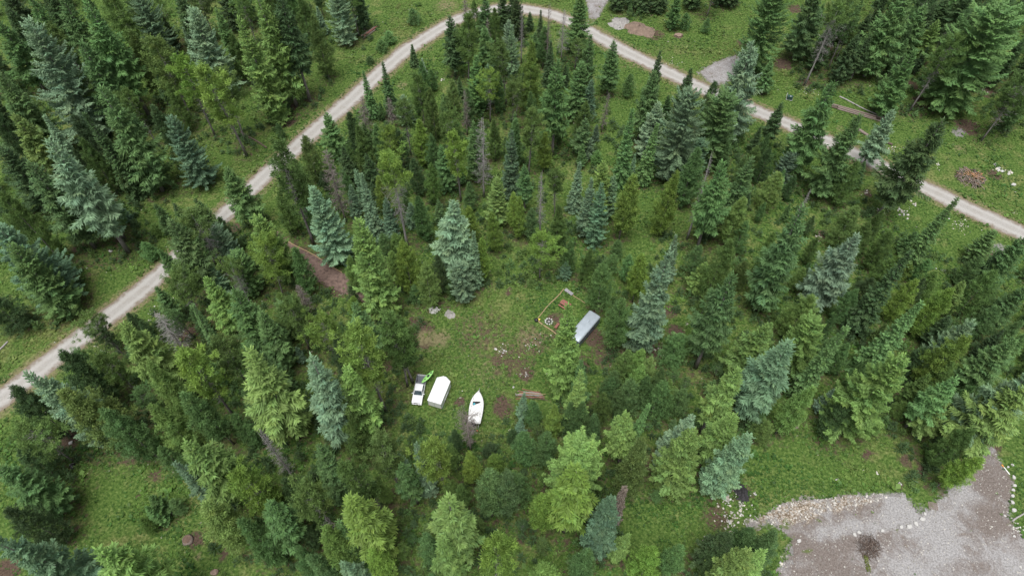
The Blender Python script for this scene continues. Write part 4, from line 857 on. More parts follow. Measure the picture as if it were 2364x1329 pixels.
col = c1*(1-k) + c2*k
k = np.clip((yel-.55)*3 + .17*rng.standard_normal(n), 0, .7)[:, None]
col = col*(1-k) + c3*k
col *= (0.55 + 0.8*rng.random(n))[:, None]
fl = rng.random(n) < 0.006
col[fl] = (0.42, 0.42, 0.32)
size = (0.12 + 0.24*rng.random(n)**2) * (0.7 + 0.8*patch)
big = rng.random(n) < 0.09*np.clip((fbm(px_, py_, 5.0, 33)-.35)*5, .1, 2)
size[big] *= 1.5 + 1.1*rng.random(big.sum())
size[fl] *= 0.7
LV = 3
az = rng.random((n, 1))*6.283 + np.arange(LV)[None]*2.094 + rng.random((n, LV))*.8
el = 0.35 + 0.7*rng.random((n, LV))
L = size[:, None]*(0.7 + .6*rng.random((n, LV)))
d = np.stack([np.cos(az)*np.cos(el), np.sin(az)*np.cos(el), np.sin(el)], -1)
u = np.stack([-np.sin(az), np.cos(az), 0*az], -1)
base = np.stack([px_, py_, np.full(n, 0.0)], 1)[:, None, :]
W = L*0.36
V = np.stack([base + 0*d, base + d*L[..., None]*.55 + u*W[..., None], base + d*L[..., None]*[1, 1, .75], base + d*L[..., None]*.55 - u*W[..., None]], 2).reshape(-1, 3)
F = np.arange(len(V)).reshape(-1, 4)
tint = np.repeat(col, LV*4, 0)
tag(link(bpy.data.objects.new('ground_cover', mesh_np('ground_cover', V, F, M_herb, {'tint': tint}))), 'low green grass and leafy herbs covering the ground', 'grass', kind='stuff')

# pale stones strewn in patches and over the gravel
def stone_verts():
    v = np.array([(1,0,0),(-1,0,0),(0,1,0),(0,-1,0),(0,0,1),(.6,.6,.5),(-.6,.6,.5),(-.6,-.6,.5),(.6,-.6,.5),(.7,.7,-.1),(-.7,.7,-.1),(-.7,-.7,-.1),(.7,-.7,-.1)], float)
    f = [(4,5,6),(4,6,7),(4,7,8),(4,8,5),(5,9,2),(5,2,6),(6,2,10),(6,10,1),(6,1,7),(7,1,11),(7,11,3),(7,3,8),(8,3,12),(8,12,0),(8,0,5),(5,0,9)]
    return v, np.array(f)
SV, SF = stone_verts()
def strew(name, pts, label):
    Vs, Fs, Cs = [], [], []
    for i, (sx, sy, s, c) in enumerate(pts):
        v = SV * (1 + 0.25*rng.standard_normal(SV.shape)*.6)
        a = rng.random()*6.28; q = v.copy()
        q[:, 0] = (v[:, 0]*math.cos(a) - v[:, 1]*math.sin(a)*.75)*s; q[:, 1] = (v[:, 0]*math.sin(a) + v[:, 1]*math.cos(a)*.75)*s; q[:, 2] = np.maximum(v[:, 2], -.1)*s*.7
        Vs.append(q + [sx, sy, 0.04]); Fs.append(SF + 13*i); Cs.append(np.repeat([c], 13, 0))
    o = link(bpy.data.objects.new(name, mesh_np(name, np.concatenate(Vs), np.concatenate(Fs), M_rub, {'tint': np.concatenate(Cs)})))
    return tag(o, label, 'stones', kind='stuff')
m, nt, b = nmat('strewn_stone'); M_rub = m
at_ = attr(nt, 'tint'); nt.links.new(at_.outputs['Color'], b.inputs['Base Color']); b.inputs['Roughness'].default_value = 0.9
STONE_PATCH = [  # x, y, radius, count, size
    (-1.6, 65.2, 1.23, 40, 0.17),
    (-6.7, 63.3, 8.13, 25, 0.13),
    (-3.1, 65.5, 0.22, 3, 0.30),
    (-9.2, 55.5, 0.39, 4, 0.20),
    (2.4, 60.3, 1.34, 22, 0.22),
    (4.0, 66.5, 3.85, 60, 0.14),
    (27.0, 65.2, 1.64, 45, 0.20),
    (33.2, 70.8, 0.84, 12, 0.20),
    (35.0, 37.4, 1.67, 110, 0.24),
    (36.8, 35.5, 1.42, 60, 0.22),
    (35.0, 33.7, 2.81, 130, 0.22),
    (39.8, 38.4, 0.72, 15, 0.20),
    (30.6, 30.9, 1.39, 12, 0.18),
    (64.1, 39.9, 0.36, 12, 0.20),
    (53.7, 40.6, 0.49, 8, 0.20),
    (60.8, 41.6, 0.49, 8, 0.20),
    (81.9, 56.5, 1.58, 25, 0.20),
    (80.3, 32.7, 1.87, 60, 0.20),
    (41.7, 27.2, 0.57, 20, 0.22),
    (73.5, 139.4, 4.00, 70, 0.17),
    (117.2, 139.4, 2.55, 40, 0.20),
    (109.5, 112.5, 1.32, 26, 0.40),
    (111.7, 111.3, 1.32, 22, 0.36),
    (88.0, 118.6, 2.03, 25, 0.20),
    (96.8, 113.9, 1.66, 20, 0.20),
    (79.3, 99.3, 1.89, 60, 0.26),
    (83.9, 99.7, 1.42, 45, 0.28),
    (94.9, 95.6, 2.79, 90, 0.18),
    (87.3, 83.8, 1.18, 25, 0.20),
    (87.1, 101.8, 0.95, 15, 0.25),
    (93.7, 89.1, 0.45, 6, 0.30),
    (77.5, 104.9, 1.29, 40, 0.20),
    (64.1, 92.8, 1.23, 30, 0.20),
    (-68.8, 73.3, 1.42, 90, 0.18),
    (-67.4, 75.4, 1.43, 60, 0.16),
    (-76.2, 65.2, 1.64, 25, 0.14),
    (-81.8, 53.4, 1.81, 40, 0.16),
    (-17.5, 143.7, 0.66, 8, 0.30),
    (41.3, 150.4, 3.40, 40, 0.17),
    (28.2, 174.4, 1.63, 15, 0.20),
]
pts = []
for (sx, sy, r, cnt, s) in STONE_PATCH:
    for k in range(cnt):
        a = rng.random()*6.28; q = r*abs(rng.standard_normal())*.6
        g = 0.26 + .26*rng.random(); w = rng.random()*.06
        if k % 5 > 2: continue
        pts.append((sx + q*math.cos(a), sy + q*math.sin(a), s*(.35 + .8*rng.random()**2), (g + w, g + w*.3, g - w)))
strew('scattered_stones', pts, 'small white stones scattered over grass and road verges')
P = np.array(YARD); lo, hi = P.min(0), P.max(0)
cand = lo + rng.random((13000, 2))*(hi - lo)
cand = cand[inside(YARD, cand[:, 0], cand[:, 1])]
rbm = inside(RUBBLE, cand[:, 0], cand[:, 1])
near_rb = blur_in(RUBBLE, cand[:, 0], cand[:, 1], 4.0)
cand = cand[rng.random(len(cand)) < np.where(rbm, .8, .26 + .5*near_rb)]
rbm = inside(RUBBLE, cand[:, 0], cand[:, 1])
pts = []
for (sx, sy), rb in zip(cand, rbm):
    g = (0.22 + .32*rng.random()) * (1.0 if rb else .85)
    pts.append((sx, sy, (0.07 + 0.14*rng.random()**3) * (1.15 if rb else .8), (g, g*.95, g*.87)))
strew('gravel_stones', pts, 'loose pale stones littering the gravel yard')

# ------------------------------------------------------------------ trees
class Kites:
    """needle sprays: each a four-sided blade"""
    def __init__(s): s.V = []; s.C = []
    def add(s, P, D, U, L, W, tint, bow=0.0):
        n = len(P)
        L = np.broadcast_to(np.asarray(L, float), (n,))[:, None]; W = np.broadcast_to(np.asarray(W, float), (n,))[:, None]
        mid = P + D*L*.5
        v = np.stack([P, mid + U*W*.5, P + D*L + np.array([0, 0, -1.])*bow*L, mid - U*W*.5], 1)
        s.V.append(v.reshape(-1, 3)); s.C.append(np.repeat(np.broadcast_to(tint, (n, 3)), 4, 0))
    def mesh(s, name):
        V = np.concatenate(s.V); return mesh_np(name, V, np.arange(len(V)).reshape(-1, 4), M_leaf, {'tint': np.concatenate(s.C)})
def unit(a): return a / np.maximum(np.linalg.norm(a, axis=-1, keepdims=True), 1e-6)

H0 = 16.0                                # every pattern tree is modelled 16 m tall, then scaled to its own height
def trunk_mesh(name, r0, bend, top=0.985, mat=None, n=7):
    mb = MB(); pts = []; rad = []
    ph = random.random()*6.28
    for i in range(9):
        t = i/8
        pts.append((bend*math.sin(t*3+ph)*t, bend*math.cos(t*2.3+ph)*t, H0*top*t - (0.15 if i == 0 else 0)))
        rad.append(r0*((1-t)**.85*.95 + .05) * (1.35 if i == 0 else 1))
    mb.tube(pts, rad, n)
    o = mb.build(name, mat or M_bark, smooth=True); me = o.data; bpy.data.objects.remove(o); return me

def spray_crown(name, RR, cb, prof, gap, nb, el_top, el_bot, droop, tipup, step, tw, wd, irr, dens=1.0, hang=0.3, seed=0, lop=0.0):
    """conifers with fronds of needles: spruce, fir, larch"""
    g = np.random.default_rng(seed); K = Kites()
    z = cb*H0; az0 = g.random()*6.28; laz = g.random()*6.28
    while z < H0*0.985:
        t = (z/H0 - cb)/(1 - cb)
        rmax = RR*prof(t)
        m = max(3, int(round(nb*(0.75 + .5*(1-t)))))
        for b in range(m):
            az = az0 + b*6.283/m + g.normal()*.35
            if g.random() < .07: continue
            ln = max(0.18, rmax*(1 + .13*math.sin(z*1.7 + seed) + .08*math.sin(z*4.1 + az + seed))*np.clip(1 + irr*g.normal(), .35, 1.4)*(1 + lop*math.cos(az - laz)))
            el = el_bot + (el_top - el_bot)*t**1.3 + .10*g.normal()
            h = np.array([math.cos(az), math.sin(az), 0]); side = np.array([-math.sin(az), math.cos(az), 0])
            ns = max(3, int(ln/step*dens))
            s = (np.arange(ns) + g.random(ns))/ns
            s = s**0.75
            zb = z + (g.random()-.5)*gap
            def pos(s): return h[None]*(ln*s)[:, None] + np.array([0, 0, 1.])[None]*(zb + ln*(math.tan(el)*s - droop*s**2 + tipup*s**4))[:, None]
            P = pos(s); Tn = unit(pos(s+.05) - pos(s-.05))
            bt = 0.80 + .4*g.random()
            warm = .04*g.normal()
            for sg in (-1, 1):
                ang = (0.75 + .25*g.normal(size=ns))
                D = Tn*np.cos(ang)[:, None] + side[None]*(sg*np.sin(ang))[:, None]
                D[:, 2] += -hang*g.random(ns) + .10*g.normal(size=ns); D = unit(D)
                U = unit(np.cross(D, np.array([0, 0, 1.]) + .5*g.normal(size=(ns, 3))))
                L = tw*(.55 + .9*np.minimum(1, (1.12 - s)*2.2)*min(1, ln/1.6))*(.7 + .6*g.random(ns))*min(1, .45 + ln/1.4)
                ti = (bt*(.78 + .44*g.random(ns)))[:, None]*np.array([1 + warm, 1, 1 - warm])
                K.add(P, D, U, L, wd*(.7 + .6*g.random(ns)), ti, .12)
            # upright and hanging twiglets give the frond thickness
            nk = max(2, int(ns*.8)); s2 = g.random(nk)**.7; P = pos(s2)
            D = unit(g.normal(size=(nk, 3))*[.7, .7, .35] + Tn[:1]*.6 + np.array([0, 0, .25])); U = unit(np.cross(D, g.normal(size=(nk, 3))))
            K.add(P, D, U, tw*(.35 + .35*g.random(nk)), wd, (bt*(.8 + .45*g.random(nk)))[:, None]*np.ones(3), .05)
            P = pos(np.array([.9, .97])); K.add(P, unit(Tn[-2:] if ns > 1 else Tn), np.repeat(side[None], 2, 0), tw*.9, wd*1.1, np.full((2, 3), bt*1.1))
        az0 += 2.4
        z += gap*(0.75 + .5*g.random())*(1.15 - .45*t)
    n = 12; a = g.random(n)*6.28; P = np.stack([0*a, 0*a, H0*(.95 + .05*g.random(n))], 1)
    D = unit(np.stack([np.cos(a)*.35, np.sin(a)*.35, np.ones(n)], 1)); K.add(P, D, unit(np.cross(D, g.normal(size=(n, 3)))), .35, .09, np.full((n, 3), 1.1))
    return K.mesh(name)

def tuft_crown(name, RR, cb, prof, gap, nb, el_top, el_bot, curl, ntuft, tl, irr, seed=0, lop=.2, skip=.06):
    """pines: upcurved branches ending in brushes of needles"""
    g = np.random.default_rng(seed); K = Kites(); z = cb*H0; az0 = g.random()*6.28; laz = g.random()*6.28
    while z < H0*.985:
        t = (z/H0 - cb)/(1 - cb); rmax = RR*prof(t)
        for b in range(max(2, int(round(nb*(1.1 - .4*t))))):
            if g.random() < skip: continue
            az = az0 + b*6.283/nb + g.normal()*.5
            ln = max(.2, rmax*np.clip(1 + irr*g.normal(), .3, 1.45)*(1 + lop*math.cos(az - laz)))
            el = el_bot + (el_top - el_bot)*t + .18*g.normal()
            h = np.array([math.cos(az), math.sin(az), 0]); side = np.array([-math.sin(az), math.cos(az), 0])
            nt_ = max(2, int(ntuft*min(1.3, .45 + ln/2.2)))
            bt = .78 + .44*g.random(); warm = .03*g.normal()
            zb = z + (g.random()-.5)*gap
            for k in range(nt_):
                s = 1 - .68*g.random()**1.3 if k else 1.0
                lat = (g.random()-.5)*.75*ln*(1.15 - s) * 1.6
                c = h*ln*s + side*lat + np.array([0, 0, zb + ln*(math.tan(el)*s + curl*s*s) + .12*g.normal()])
                q = 15
                ax = unit(h*.7 + side*lat*.5 + np.array([0, 0, .75]))
                D = unit(g.normal(size=(q, 3))*.75 + ax*.75); U = unit(np.cross(D, g.normal(size=(q, 3))))
                P = c[None] + g.normal(size=(q, 3))*.11
                ti = (bt*(.75 + .5*g.random(q)))[:, None]*np.array([1 + warm, 1, 1 - warm])
                K.add(P, D, U, tl*(.7 + .6*g.random(q)), tl*.19*(.7 + .6*g.random(q)), ti)
        az0 += 2.4; z += gap*(.7 + .6*g.random())*(1.1 - .3*t)
    n = 10; a = g.random(n)*6.28; P = np.stack([0*a, 0*a, H0*(.95 + .05*g.random(n))], 1)
    D = unit(np.stack([np.cos(a)*.5, np.sin(a)*.5, np.ones(n)], 1)); K.add(P, D, unit(np.cross(D, g.normal(size=(n, 3)))), .38, .11, np.full((n, 3), 1.1))
    return K.mesh(name)

def bare_branches(name, RR, z0, z1, gap, nb, prof, mat, el=-.1, twig=6, seed=0, rad=.03, fan=0.0):
    g = np.random.default_rng(seed); Vs, Fs = [], []
    def stick(a, b, r):
        d = unit(b - a); u = unit(np.cross(d, [0.3, .2, 1])); w = np.cross(d, u); k = sum(len(q) for q in Vs)
        Vs.append(np.stack([a + u*r, a - u*r*.5 + w*r*.87, a - u*r*.5 - w*r*.87, b])); Fs.extend([(k, k+1, k+3), (k+1, k+2, k+3), (k+2, k, k+3)])
    z = z0*H0; az0 = 0
    while z < z1*H0:
        t = (z/H0 - z0)/(z1 - z0)
        for b in range(nb):
            if g.random() < .15: continue
            az = az0 + b*6.283/nb + .6*g.normal(); ln = max(.2, RR*prof(t)*(.4 + .75*g.random()))
            h = np.array([math.cos(az), math.sin(az), 0]); sd = np.array([-math.sin(az), math.cos(az), 0])
            e = el + fan*t + .25*g.normal()
            a = np.array([0, 0, z + (g.random()-.5)*gap]); mid = a + h*ln*.5 + [0, 0, ln*.5*math.tan(e)]
            tip = mid + h*ln*.5 + sd*ln*.2*g.normal() + [0, 0, ln*.5*(math.tan(e) + .25*g.normal())]
            stick(a, mid + (tip-mid)*.3, rad); stick(mid, tip, rad*.7)
            for k in range(twig):
                s = .25 + .75*g.random(); p = a + (tip - a)*s if s > .5 else a + (mid - a)*2*s
                q = p + (h*.5 + sd*(1 if k % 2 else -1)*(.6 + .4*g.random()) + np.array([0, 0, .45*g.normal()]))*ln*.32*(.5 + .8*g.random())
                stick(p, q, rad*.6)
        az0 += 1.9; z += gap*(.6 + .8*g.random())
    return mesh_np(name, np.concatenate(Vs), np.array(Fs), mat)

def p_spruce(t): return min(1.0, .62 + t*2.6)*(1-t)**.68 if t < 1 else 0
def p_dome(t): return min(1.0, .7 + t*2)*math.sqrt(max(0, 1 - (t*.99)**2.0))
def p_fir(t): return min(1.0, .55 + t*2.2)*(1-t)**.86
def p_spire(t): return min(1.0, .75 + t*2)*(1-t)**.95
def p_pine(t): return max(.14, math.sin(math.pi*min(1, (t*.82 + .18)))**.70*(1 - .25*t))
def p_young(t): return min(1.0, .5 + t*2.2)*(1-t)**.86
def p_snag(t): return (1-t)**.6*.9 + .1
LIB = {}
LIB['S'] = [dict(R=R_, crown=spray_crown('spruce_crown', R_, cb, pf, .40, 6.5, .75, -.18, .22, .30, .095, .36, .125, .14, 1.3, .35, 100+i, .06), trunk=trunk_mesh('spruce_trunk', .20, .10))
            for i, (R_, cb, pf) in enumerate([(1.6, .04, p_spruce), (2.1, .05, p_spruce), (2.7, .06, p_spruce), (3.4, .08, p_spruce), (3.0, .10, p_dome), (2.4, .16, p_spruce), (1.9, .10, p_fir), (2.6, .05, p_fir)])]
LIB['F'] = [dict(R=R_, crown=spray_crown('fir_crown', R_, cb, p_fir, .40, 6.4, .65, -.25, .18, .22, .115, .50, .120, .22, 1.5, .55, 200+i, .12), trunk=trunk_mesh('fir_trunk', .21, .15))
            for i, (R_, cb) in enumerate([(1.5, .10), (2.0, .14), (2.4, .30), (2.9, .12), (2.5, .20), (3.5, .14), (2.0, .34), (1.7, .22), (1.8, .08), (2.2, .18), (2.8, .24)])]
LIB['P'] = [dict(R=R_, crown=spray_crown('spire_crown', R_, .03, p_spire, .27, 7, .35, -.45, .10, .12, .13, .32, .13, .14, 1.2, .35, 300+i), trunk=trunk_mesh('spire_trunk', .16, .08))
            for i, R_ in enumerate([1.0, 1.3, 1.7])]
LIB['L'] = [dict(R=R_, crown=tuft_crown('pine_crown', R_, cb, p_pine, .46, 5.2, .75, -.15, .28, 9, .40, .36, 400+i, .30, .24), trunk=trunk_mesh('pine_trunk', .16, .28),
                 extra=bare_branches('dead_branches', R_*.80, .28, cb + .36, .34, 4, lambda t: .40 + .6*t - .35*t*t, M_dead, -.05, 6, 450+i, .034))
            for i, (R_, cb) in enumerate([(1.7, .46), (2.1, .52), (2.4, .44), (2.0, .58), (2.7, .50), (1.9, .40)])]
LIB['M'] = [dict(R=R_, crown=tuft_crown('pine_crown', R_*.95, .74, p_pine, .42, 4.6, .7, 0, .28, 7, .44, .3, 480+i, .3), trunk=trunk_mesh('pine_trunk', .16, .25, mat=M_dead),
                 extra=bare_branches('dead_branches', R_, .36, .84, .26, 5, lambda t: .55 + .45*t, M_dead, -.35, 7, 490+i, .030))
            for i, R_ in enumerate([2.0, 2.5])]
LIB['Y'] = [dict(R=R_, crown=tuft_crown('young_pine_crown', R_, cb, p_young, .40, 5.6, .8, .10, .20, 7.5, .36, .24, 500+i, .15), trunk=trunk_mesh('young_pine_trunk', .13, .15))
            for i, (R_, cb) in enumerate([(1.5, .06), (1.9, .10), (2.3, .08), (2.8, .12), (2.1, .22), (3.4, .07), (1.3, .12), (1.7, .05), (2.0, .15)])]
LIB['D'] = [dict(R=R_, crown=bare_branches('bare_branches', R_, .22, .97, .30, 5, p_snag if i != 3 else (lambda t: .3 + .7*t), mt, -.12, tw, 600+i, .030, fn), trunk=trunk_mesh('dead_trunk', .15, .25, mat=mt))
            for i, (R_, mt, tw, fn) in enumerate([(1.4, M_dead, 6, .2), (1.8, M_dead, 8, .3), (1.7, M_deadbrown, 12, .2), (2.3, M_deadbrown, 13, .5)])]

COL = {'b': ((0.185, 0.288, 0.165), 'silvery green'), 't': ((0.132, 0.222, 0.130), 'blue-green'), 'g': ((0.108, 0.200, 0.068), 'mid green'),
       'd': ((0.070, 0.124, 0.048), 'dark green'), 'k': ((0.172, 0.275, 0.076), 'bright green'), 'y': ((0.160, 0.255, 0.052), 'yellow-green'),
       'o': ((0.104, 0.172, 0.048), 'olive green'), 'n': ((0.16, 0.125, 0.105), 'brown'), }
NAMES = {'S': ('spruce_tree', 'dense spruce'), 'F': ('fir_tree', 'feathery fir'), 'P': ('spire_fir_tree', 'narrow spire-shaped fir'), 'L': ('pine_tree', 'bare-trunked pine'),
         'M': ('pine_tree', 'half-dead pine'), 'Y': ('young_pine_tree', 'young bushy pine'), 'D': ('dead_tree', 'dead leafless tree')}
GROUPS = {'S': 'spruces in the forest', 'F': 'feathery firs in the forest', 'P': 'spire firs in the forest', 'L': 'tall pines in the forest', 'M': 'tall pines in the forest', 'Y': 'young pines in the forest', 'D': 'dead trees in the forest'}
LANDMARKS = [
    (-16.4, 57.0, 'the white pickup truck'),
    (-13.1, 56.6, 'the white cargo trailer'),
    (-6.3, 53.6, 'the white motorboat'),
    (14.7, 70.3, 'the grey travel trailer'),
    (10.3, 75.5, 'the picnic table'),
    (-40.6, 85.4, 'the mulch path'),
    (-15.0, 74.3, 'the white stone heap'),
    (3.4, 56.0, 'the stack of poles'),
    (-38.2, 163.1, 'the short log stack'),
    (34.2, 164.9, 'the brown dirt mound'),
    (68.1, 136.5, 'the green utility box'),
    (83.7, 132.2, 'the long log stack'),
    (102.3, 109.4, 'the orange brushwood heap'),
    (37.6, 38.4, 'the black ash heap'),
    (55.8, 29.8, 'the dark brush pile'),
    (68.2, 36.2, 'the wooden pallet'),
    (-143.9, 178.7, 'the top left corner'),
    (-107.3, 178.7, 'the top edge left of the road'),
    (-66.0, 178.7, 'the top edge above the roadside meadow'),
    (143.9, 178.7, 'the top right corner'),
    (105.6, 178.7, 'the top edge right of the driveway'),
    (-78.4, 25.5, 'the bottom left corner'),
    (-0.2, 174.1, 'the top of the road bend'),
    (-51.0, 30.8, 'the wide brown stump'),
    (-68.7, 73.3, 'the roadside rubble at left'),
    (-89.4, 56.6, "the road's exit at left"),
    (107.1, 92.8, "the road's exit at right"),
    (95.7, 66.0, 'the middle of the right edge'),
    (-106.4, 91.0, 'the middle of the left edge'),
    (-0.1, 25.5, 'the middle of the bottom edge'),
    (-25.3, 25.5, 'the bottom edge below the pickup'),
    (52.3, 144.4, 'the gravel driveway mouth'),
    (-88.1, 82.5, 'the small stick heap'),
    (81.2, 99.4, 'the white roadside stones'),
    (82.3, 39.6, 'the boulder row'),
    (-73.3, 42.6, 'the black tub'),
    (-1.8, 65.6, 'the stones amid the clearing'),
    (27.4, 66.0, 'the litter patch behind the clearing'),
    (-3.3, 125.2, 'the heart of the forest wedge'),
    (-27.7, 113.8, "the forest wedge's left half"),
    (20.5, 101.9, 'the glade inside the forest wedge'),
    (41.7, 118.0, "the forest wedge's right half"),
    (62.3, 82.1, 'the dense right-hand woods'),
    (23.8, 48.7, 'the woods right of the motorboat'),
    (-53.0, 57.0, 'the woods left of the pickup'),
    (-98.0, 132.9, 'the upper left woods'),
    (71.3, 57.0, 'the woods above the gravel yard'),
]
ORD = ['nearest', 'second nearest', 'third nearest', 'fourth nearest', 'fifth nearest', 'sixth nearest', 'seventh nearest', 'eighth nearest', 'ninth nearest', 'tenth nearest'] + ['%dth nearest' % k for k in range(11, 60)]
buckets = {}
for i, (tx, ty, th, tr_, tk) in enumerate(TREES):
    d, lm = min((math.hypot(tx-l[0], ty-l[1]), l[2]) for l in LANDMARKS)
    size = 'tall' if th > 19 else 'small' if th < 7.5 else 'mid-height'
    cw = ('brown-grey' if tk[1] == 'n' else 'grey') if tk[0] == 'D' else COL[tk[1]][1]
    buckets.setdefault((size, cw, NAMES[tk[0]][1], lm), []).append((d, i))
LABEL = {}
for (size, cw, kw, lm), L in buckets.items():
    L.sort()
    for r, (d, i) in enumerate(L):
        LABEL[i] = '%s %s %s%s %s' % (size, cw, kw, ', ' + ORD[r] if len(L) > 1 else ' near', ('to ' if len(L) > 1 else '') + lm)
g = np.random.default_rng(5)
for i, (tx, ty, th, tr_, tk) in enumerate(TREES):
    kd, ck = tk[0], tk[1]
    lib = LIB[kd]
    ratio = tr_/th*H0
    if kd == 'D':
        var = lib[0 if tr_ < 1.7 else 1] if ck == 'g' else lib[2]
        if ck == 'f': var = lib[3]
    else:
        var = sorted(lib, key=lambda q: abs(math.log(q['R']/ratio)) + .30*g.random() + (.25 if q['R'] < ratio*.8 else 0))[0]
    e = empty(NAMES[kd][0], (tx, ty, 0), g.random()*6.28)
    tag(e, LABEL[i], 'dead tree' if kd == 'D' else 'tree', GROUPS[kd])
    lean = .025 if kd != 'L' else .04
    e.rotation_euler = (g.normal()*lean, g.normal()*lean, e.rotation_euler.z)
    sr, sh = tr_/var['R'], th/H0
    tr_o = link(bpy.data.objects.new('trunk', var['trunk'])); tr_o.parent = e
    tw_ = .5*(sh + 1) if sh < 1 else sh**.7
    tr_o.scale = (tw_*sh**.3, tw_*sh**.3, sh)
    nm = 'crown' if kd != 'D' else 'bare_branches'
    c = link(bpy.data.objects.new(nm, var['crown'])); c.parent = e; c.scale = (sr, sr, sh)
    if kd != 'D':
        base = np.array(COL[ck][0])*1.08*(1 + .12*g.normal())*np.clip(1 + .03*g.normal(size=3), .9, 1.1)
        c.color = (*[float(max(.01, q)) for q in base], 1)
    if 'extra' in var:
        x_ = link(bpy.data.objects.new('dead_branches', var['extra'])); x_.parent = e; x_.scale = (sr, sr, sh); x_['kind'] = 'stuff'

OPEN_SPOTS = [(x, y, r) for x, y, r in ((-4.2, 67.9, 10.6), (-13.4, 57.0, 6.2), (-6.2, 52.8, 5.3), (9.9, 74.3, 6.7), (14.7, 69.8, 4.9), (3.3, 56.0, 3.9), (-59.5, 35.3, 13.3), (-63.3, 29.9, 10.2), (52.6, 44.8, 13.2), (36.1, 34.6, 8.4), (26.4, 35.3, 9.1), (48.1, 160.6, 15.0), (40.0, 94.5, 5.5), (24.1, 91.0, 6.3), (15.7, 100.6, 5.6), (28.4, 105.7, 5.7), (-15.3, 74.3, 3.8), (-51.0, 30.8, 4.1))]
# the understorey: knee- to shoulder-high saplings and brush that fill the woods between the trees
K = Kites(); g = np.random.default_rng(77)
cy = 22 + 155*g.random(30000); cx = (g.random(30000)*2 - 1)*(84 + .43*(cy - 22))
td = np.zeros(len(cx))
for (tx, ty, th, tr_, tk) in TREES:
    td += np.exp(-((cx-tx)**2 + (cy-ty)**2)/30.0)*min(1, th/11)
ok = (td > 1.0) & (seg_dist([tuple(p) for p in ROAD[::3]], cx, cy) > 5.5)
for P in (YARD, DRIVE1, DRIVE2, PATH): ok &= ~(blur_in(P, cx, cy, 1.5) > 0)
for (ox, oy, orr) in OPEN_SPOTS: ok &= (cx-ox)**2 + (cy-oy)**2 > orr**2
ok &= fbm(cx, cy, 6.0, 41) > .34
cx, cy = cx[ok][:4600], cy[ok][:4600]
cols = np.array([COL[q][0] for q in 'ddgodd'])  # brush greens, kept mostly dark to paint shade between the trees
for x_, y_ in zip(cx, cy):
    hgt = .8 + 2.2*g.random()**2; q = int(22 + 16*hgt); rad = .34 + .22*hgt
    s_ = g.random(q)**1.4; a_ = g.random(q)*6.283
    P = np.stack([x_ + .15*rad*np.cos(a_), y_ + .15*rad*np.sin(a_), hgt*s_*.92], 1)
    D = unit(np.stack([np.cos(a_), np.sin(a_), .25 + .7*s_ + .2*g.normal(size=q)], 1)); U = unit(np.cross(D, g.normal(size=(q, 3))*.6 + [0, 0, 1]))
    K.add(P, D, U, (rad*(1.1 - s_) + .18)*(.7 + .5*g.random(q)), .16, (cols[g.integers(6)]*(.8 + .4*g.random()))[None]*(.75 + .5*g.random(q))[:, None])
V_ = np.concatenate(K.V)
tag(link(bpy.data.objects.new('undergrowth', mesh_np('undergrowth', V_, np.arange(len(V_)).reshape(-1, 4), M_herb, {'tint': np.concatenate(K.C)}))), 'dark green knee-high brush and saplings between the trees', 'undergrowth', kind='stuff')

# ------------------------------------------------------------------ vehicles and things in the clearing
def circ(cx, cz, r, a0, a1, n):
    return [(cx + r*math.cos(R(a0 + (a1-a0)*i/n)), cz + r*math.sin(R(a0 + (a1-a0)*i/n))) for i in range(n+1)]
def wheel(parent, x, y, r, w, name='wheel'):
    mb = MB(); s = 1 if y > 0 else -1
    n = 18
    rings = []
    for yy, rr in ((-w/2, r*.9), (-w/2*.75, r), (w/2*.75, r), (w/2, r*.9)):
        rings.append([(x + rr*math.cos(2*math.pi*k/n), y + yy, r + rr*math.sin(2*math.pi*k/n)) for k in range(n)])
    o = mb.loft(rings).build(name, M_rubber, parent, True)
    m2 = MB()
    rings = [[(x + q*math.cos(2*math.pi*k/n), y + s*(w/2 + dy), r + q*math.sin(2*math.pi*k/n)) for k in range(n)] for q, dy in ((r*.66, .002), (r*.62, .02), (r*.25, .012), (r*.05, .012))]
    m2.loft(rings).build('rim', M_chrome, o, True)
    return o

# --- white pickup truck, front towards the camera
tk = empty('pickup_truck', (*(-16.50, 56.78), 0), -1.674)
tag(tk, 'white pickup truck with a green kayak in its bed', 'truck')
prof = [(2.70, .42), (2.74, .60), (2.70, .86), (2.52, .97), (1.35, 1.08), (-.80, 1.10), (-.80, .45)]
prof += [(.9, .40)] + circ(1.72, .40, .46, 0, 180, 8)[::-1]
prof2 = [(2.70, .42), (2.74, .60), (2.71, .86), (2.50, .99), (2.0, 1.05), (1.35, 1.09), (-.80, 1.10), (-.80, .42), (1.24, .42)] + [(x, z) for x, z in circ(1.72, .42, .46, 180, 0, 10)][1:-1] + [(2.2, .42)]
MB().prism(prof2, -.90, .90).build('body', M_white, tk)
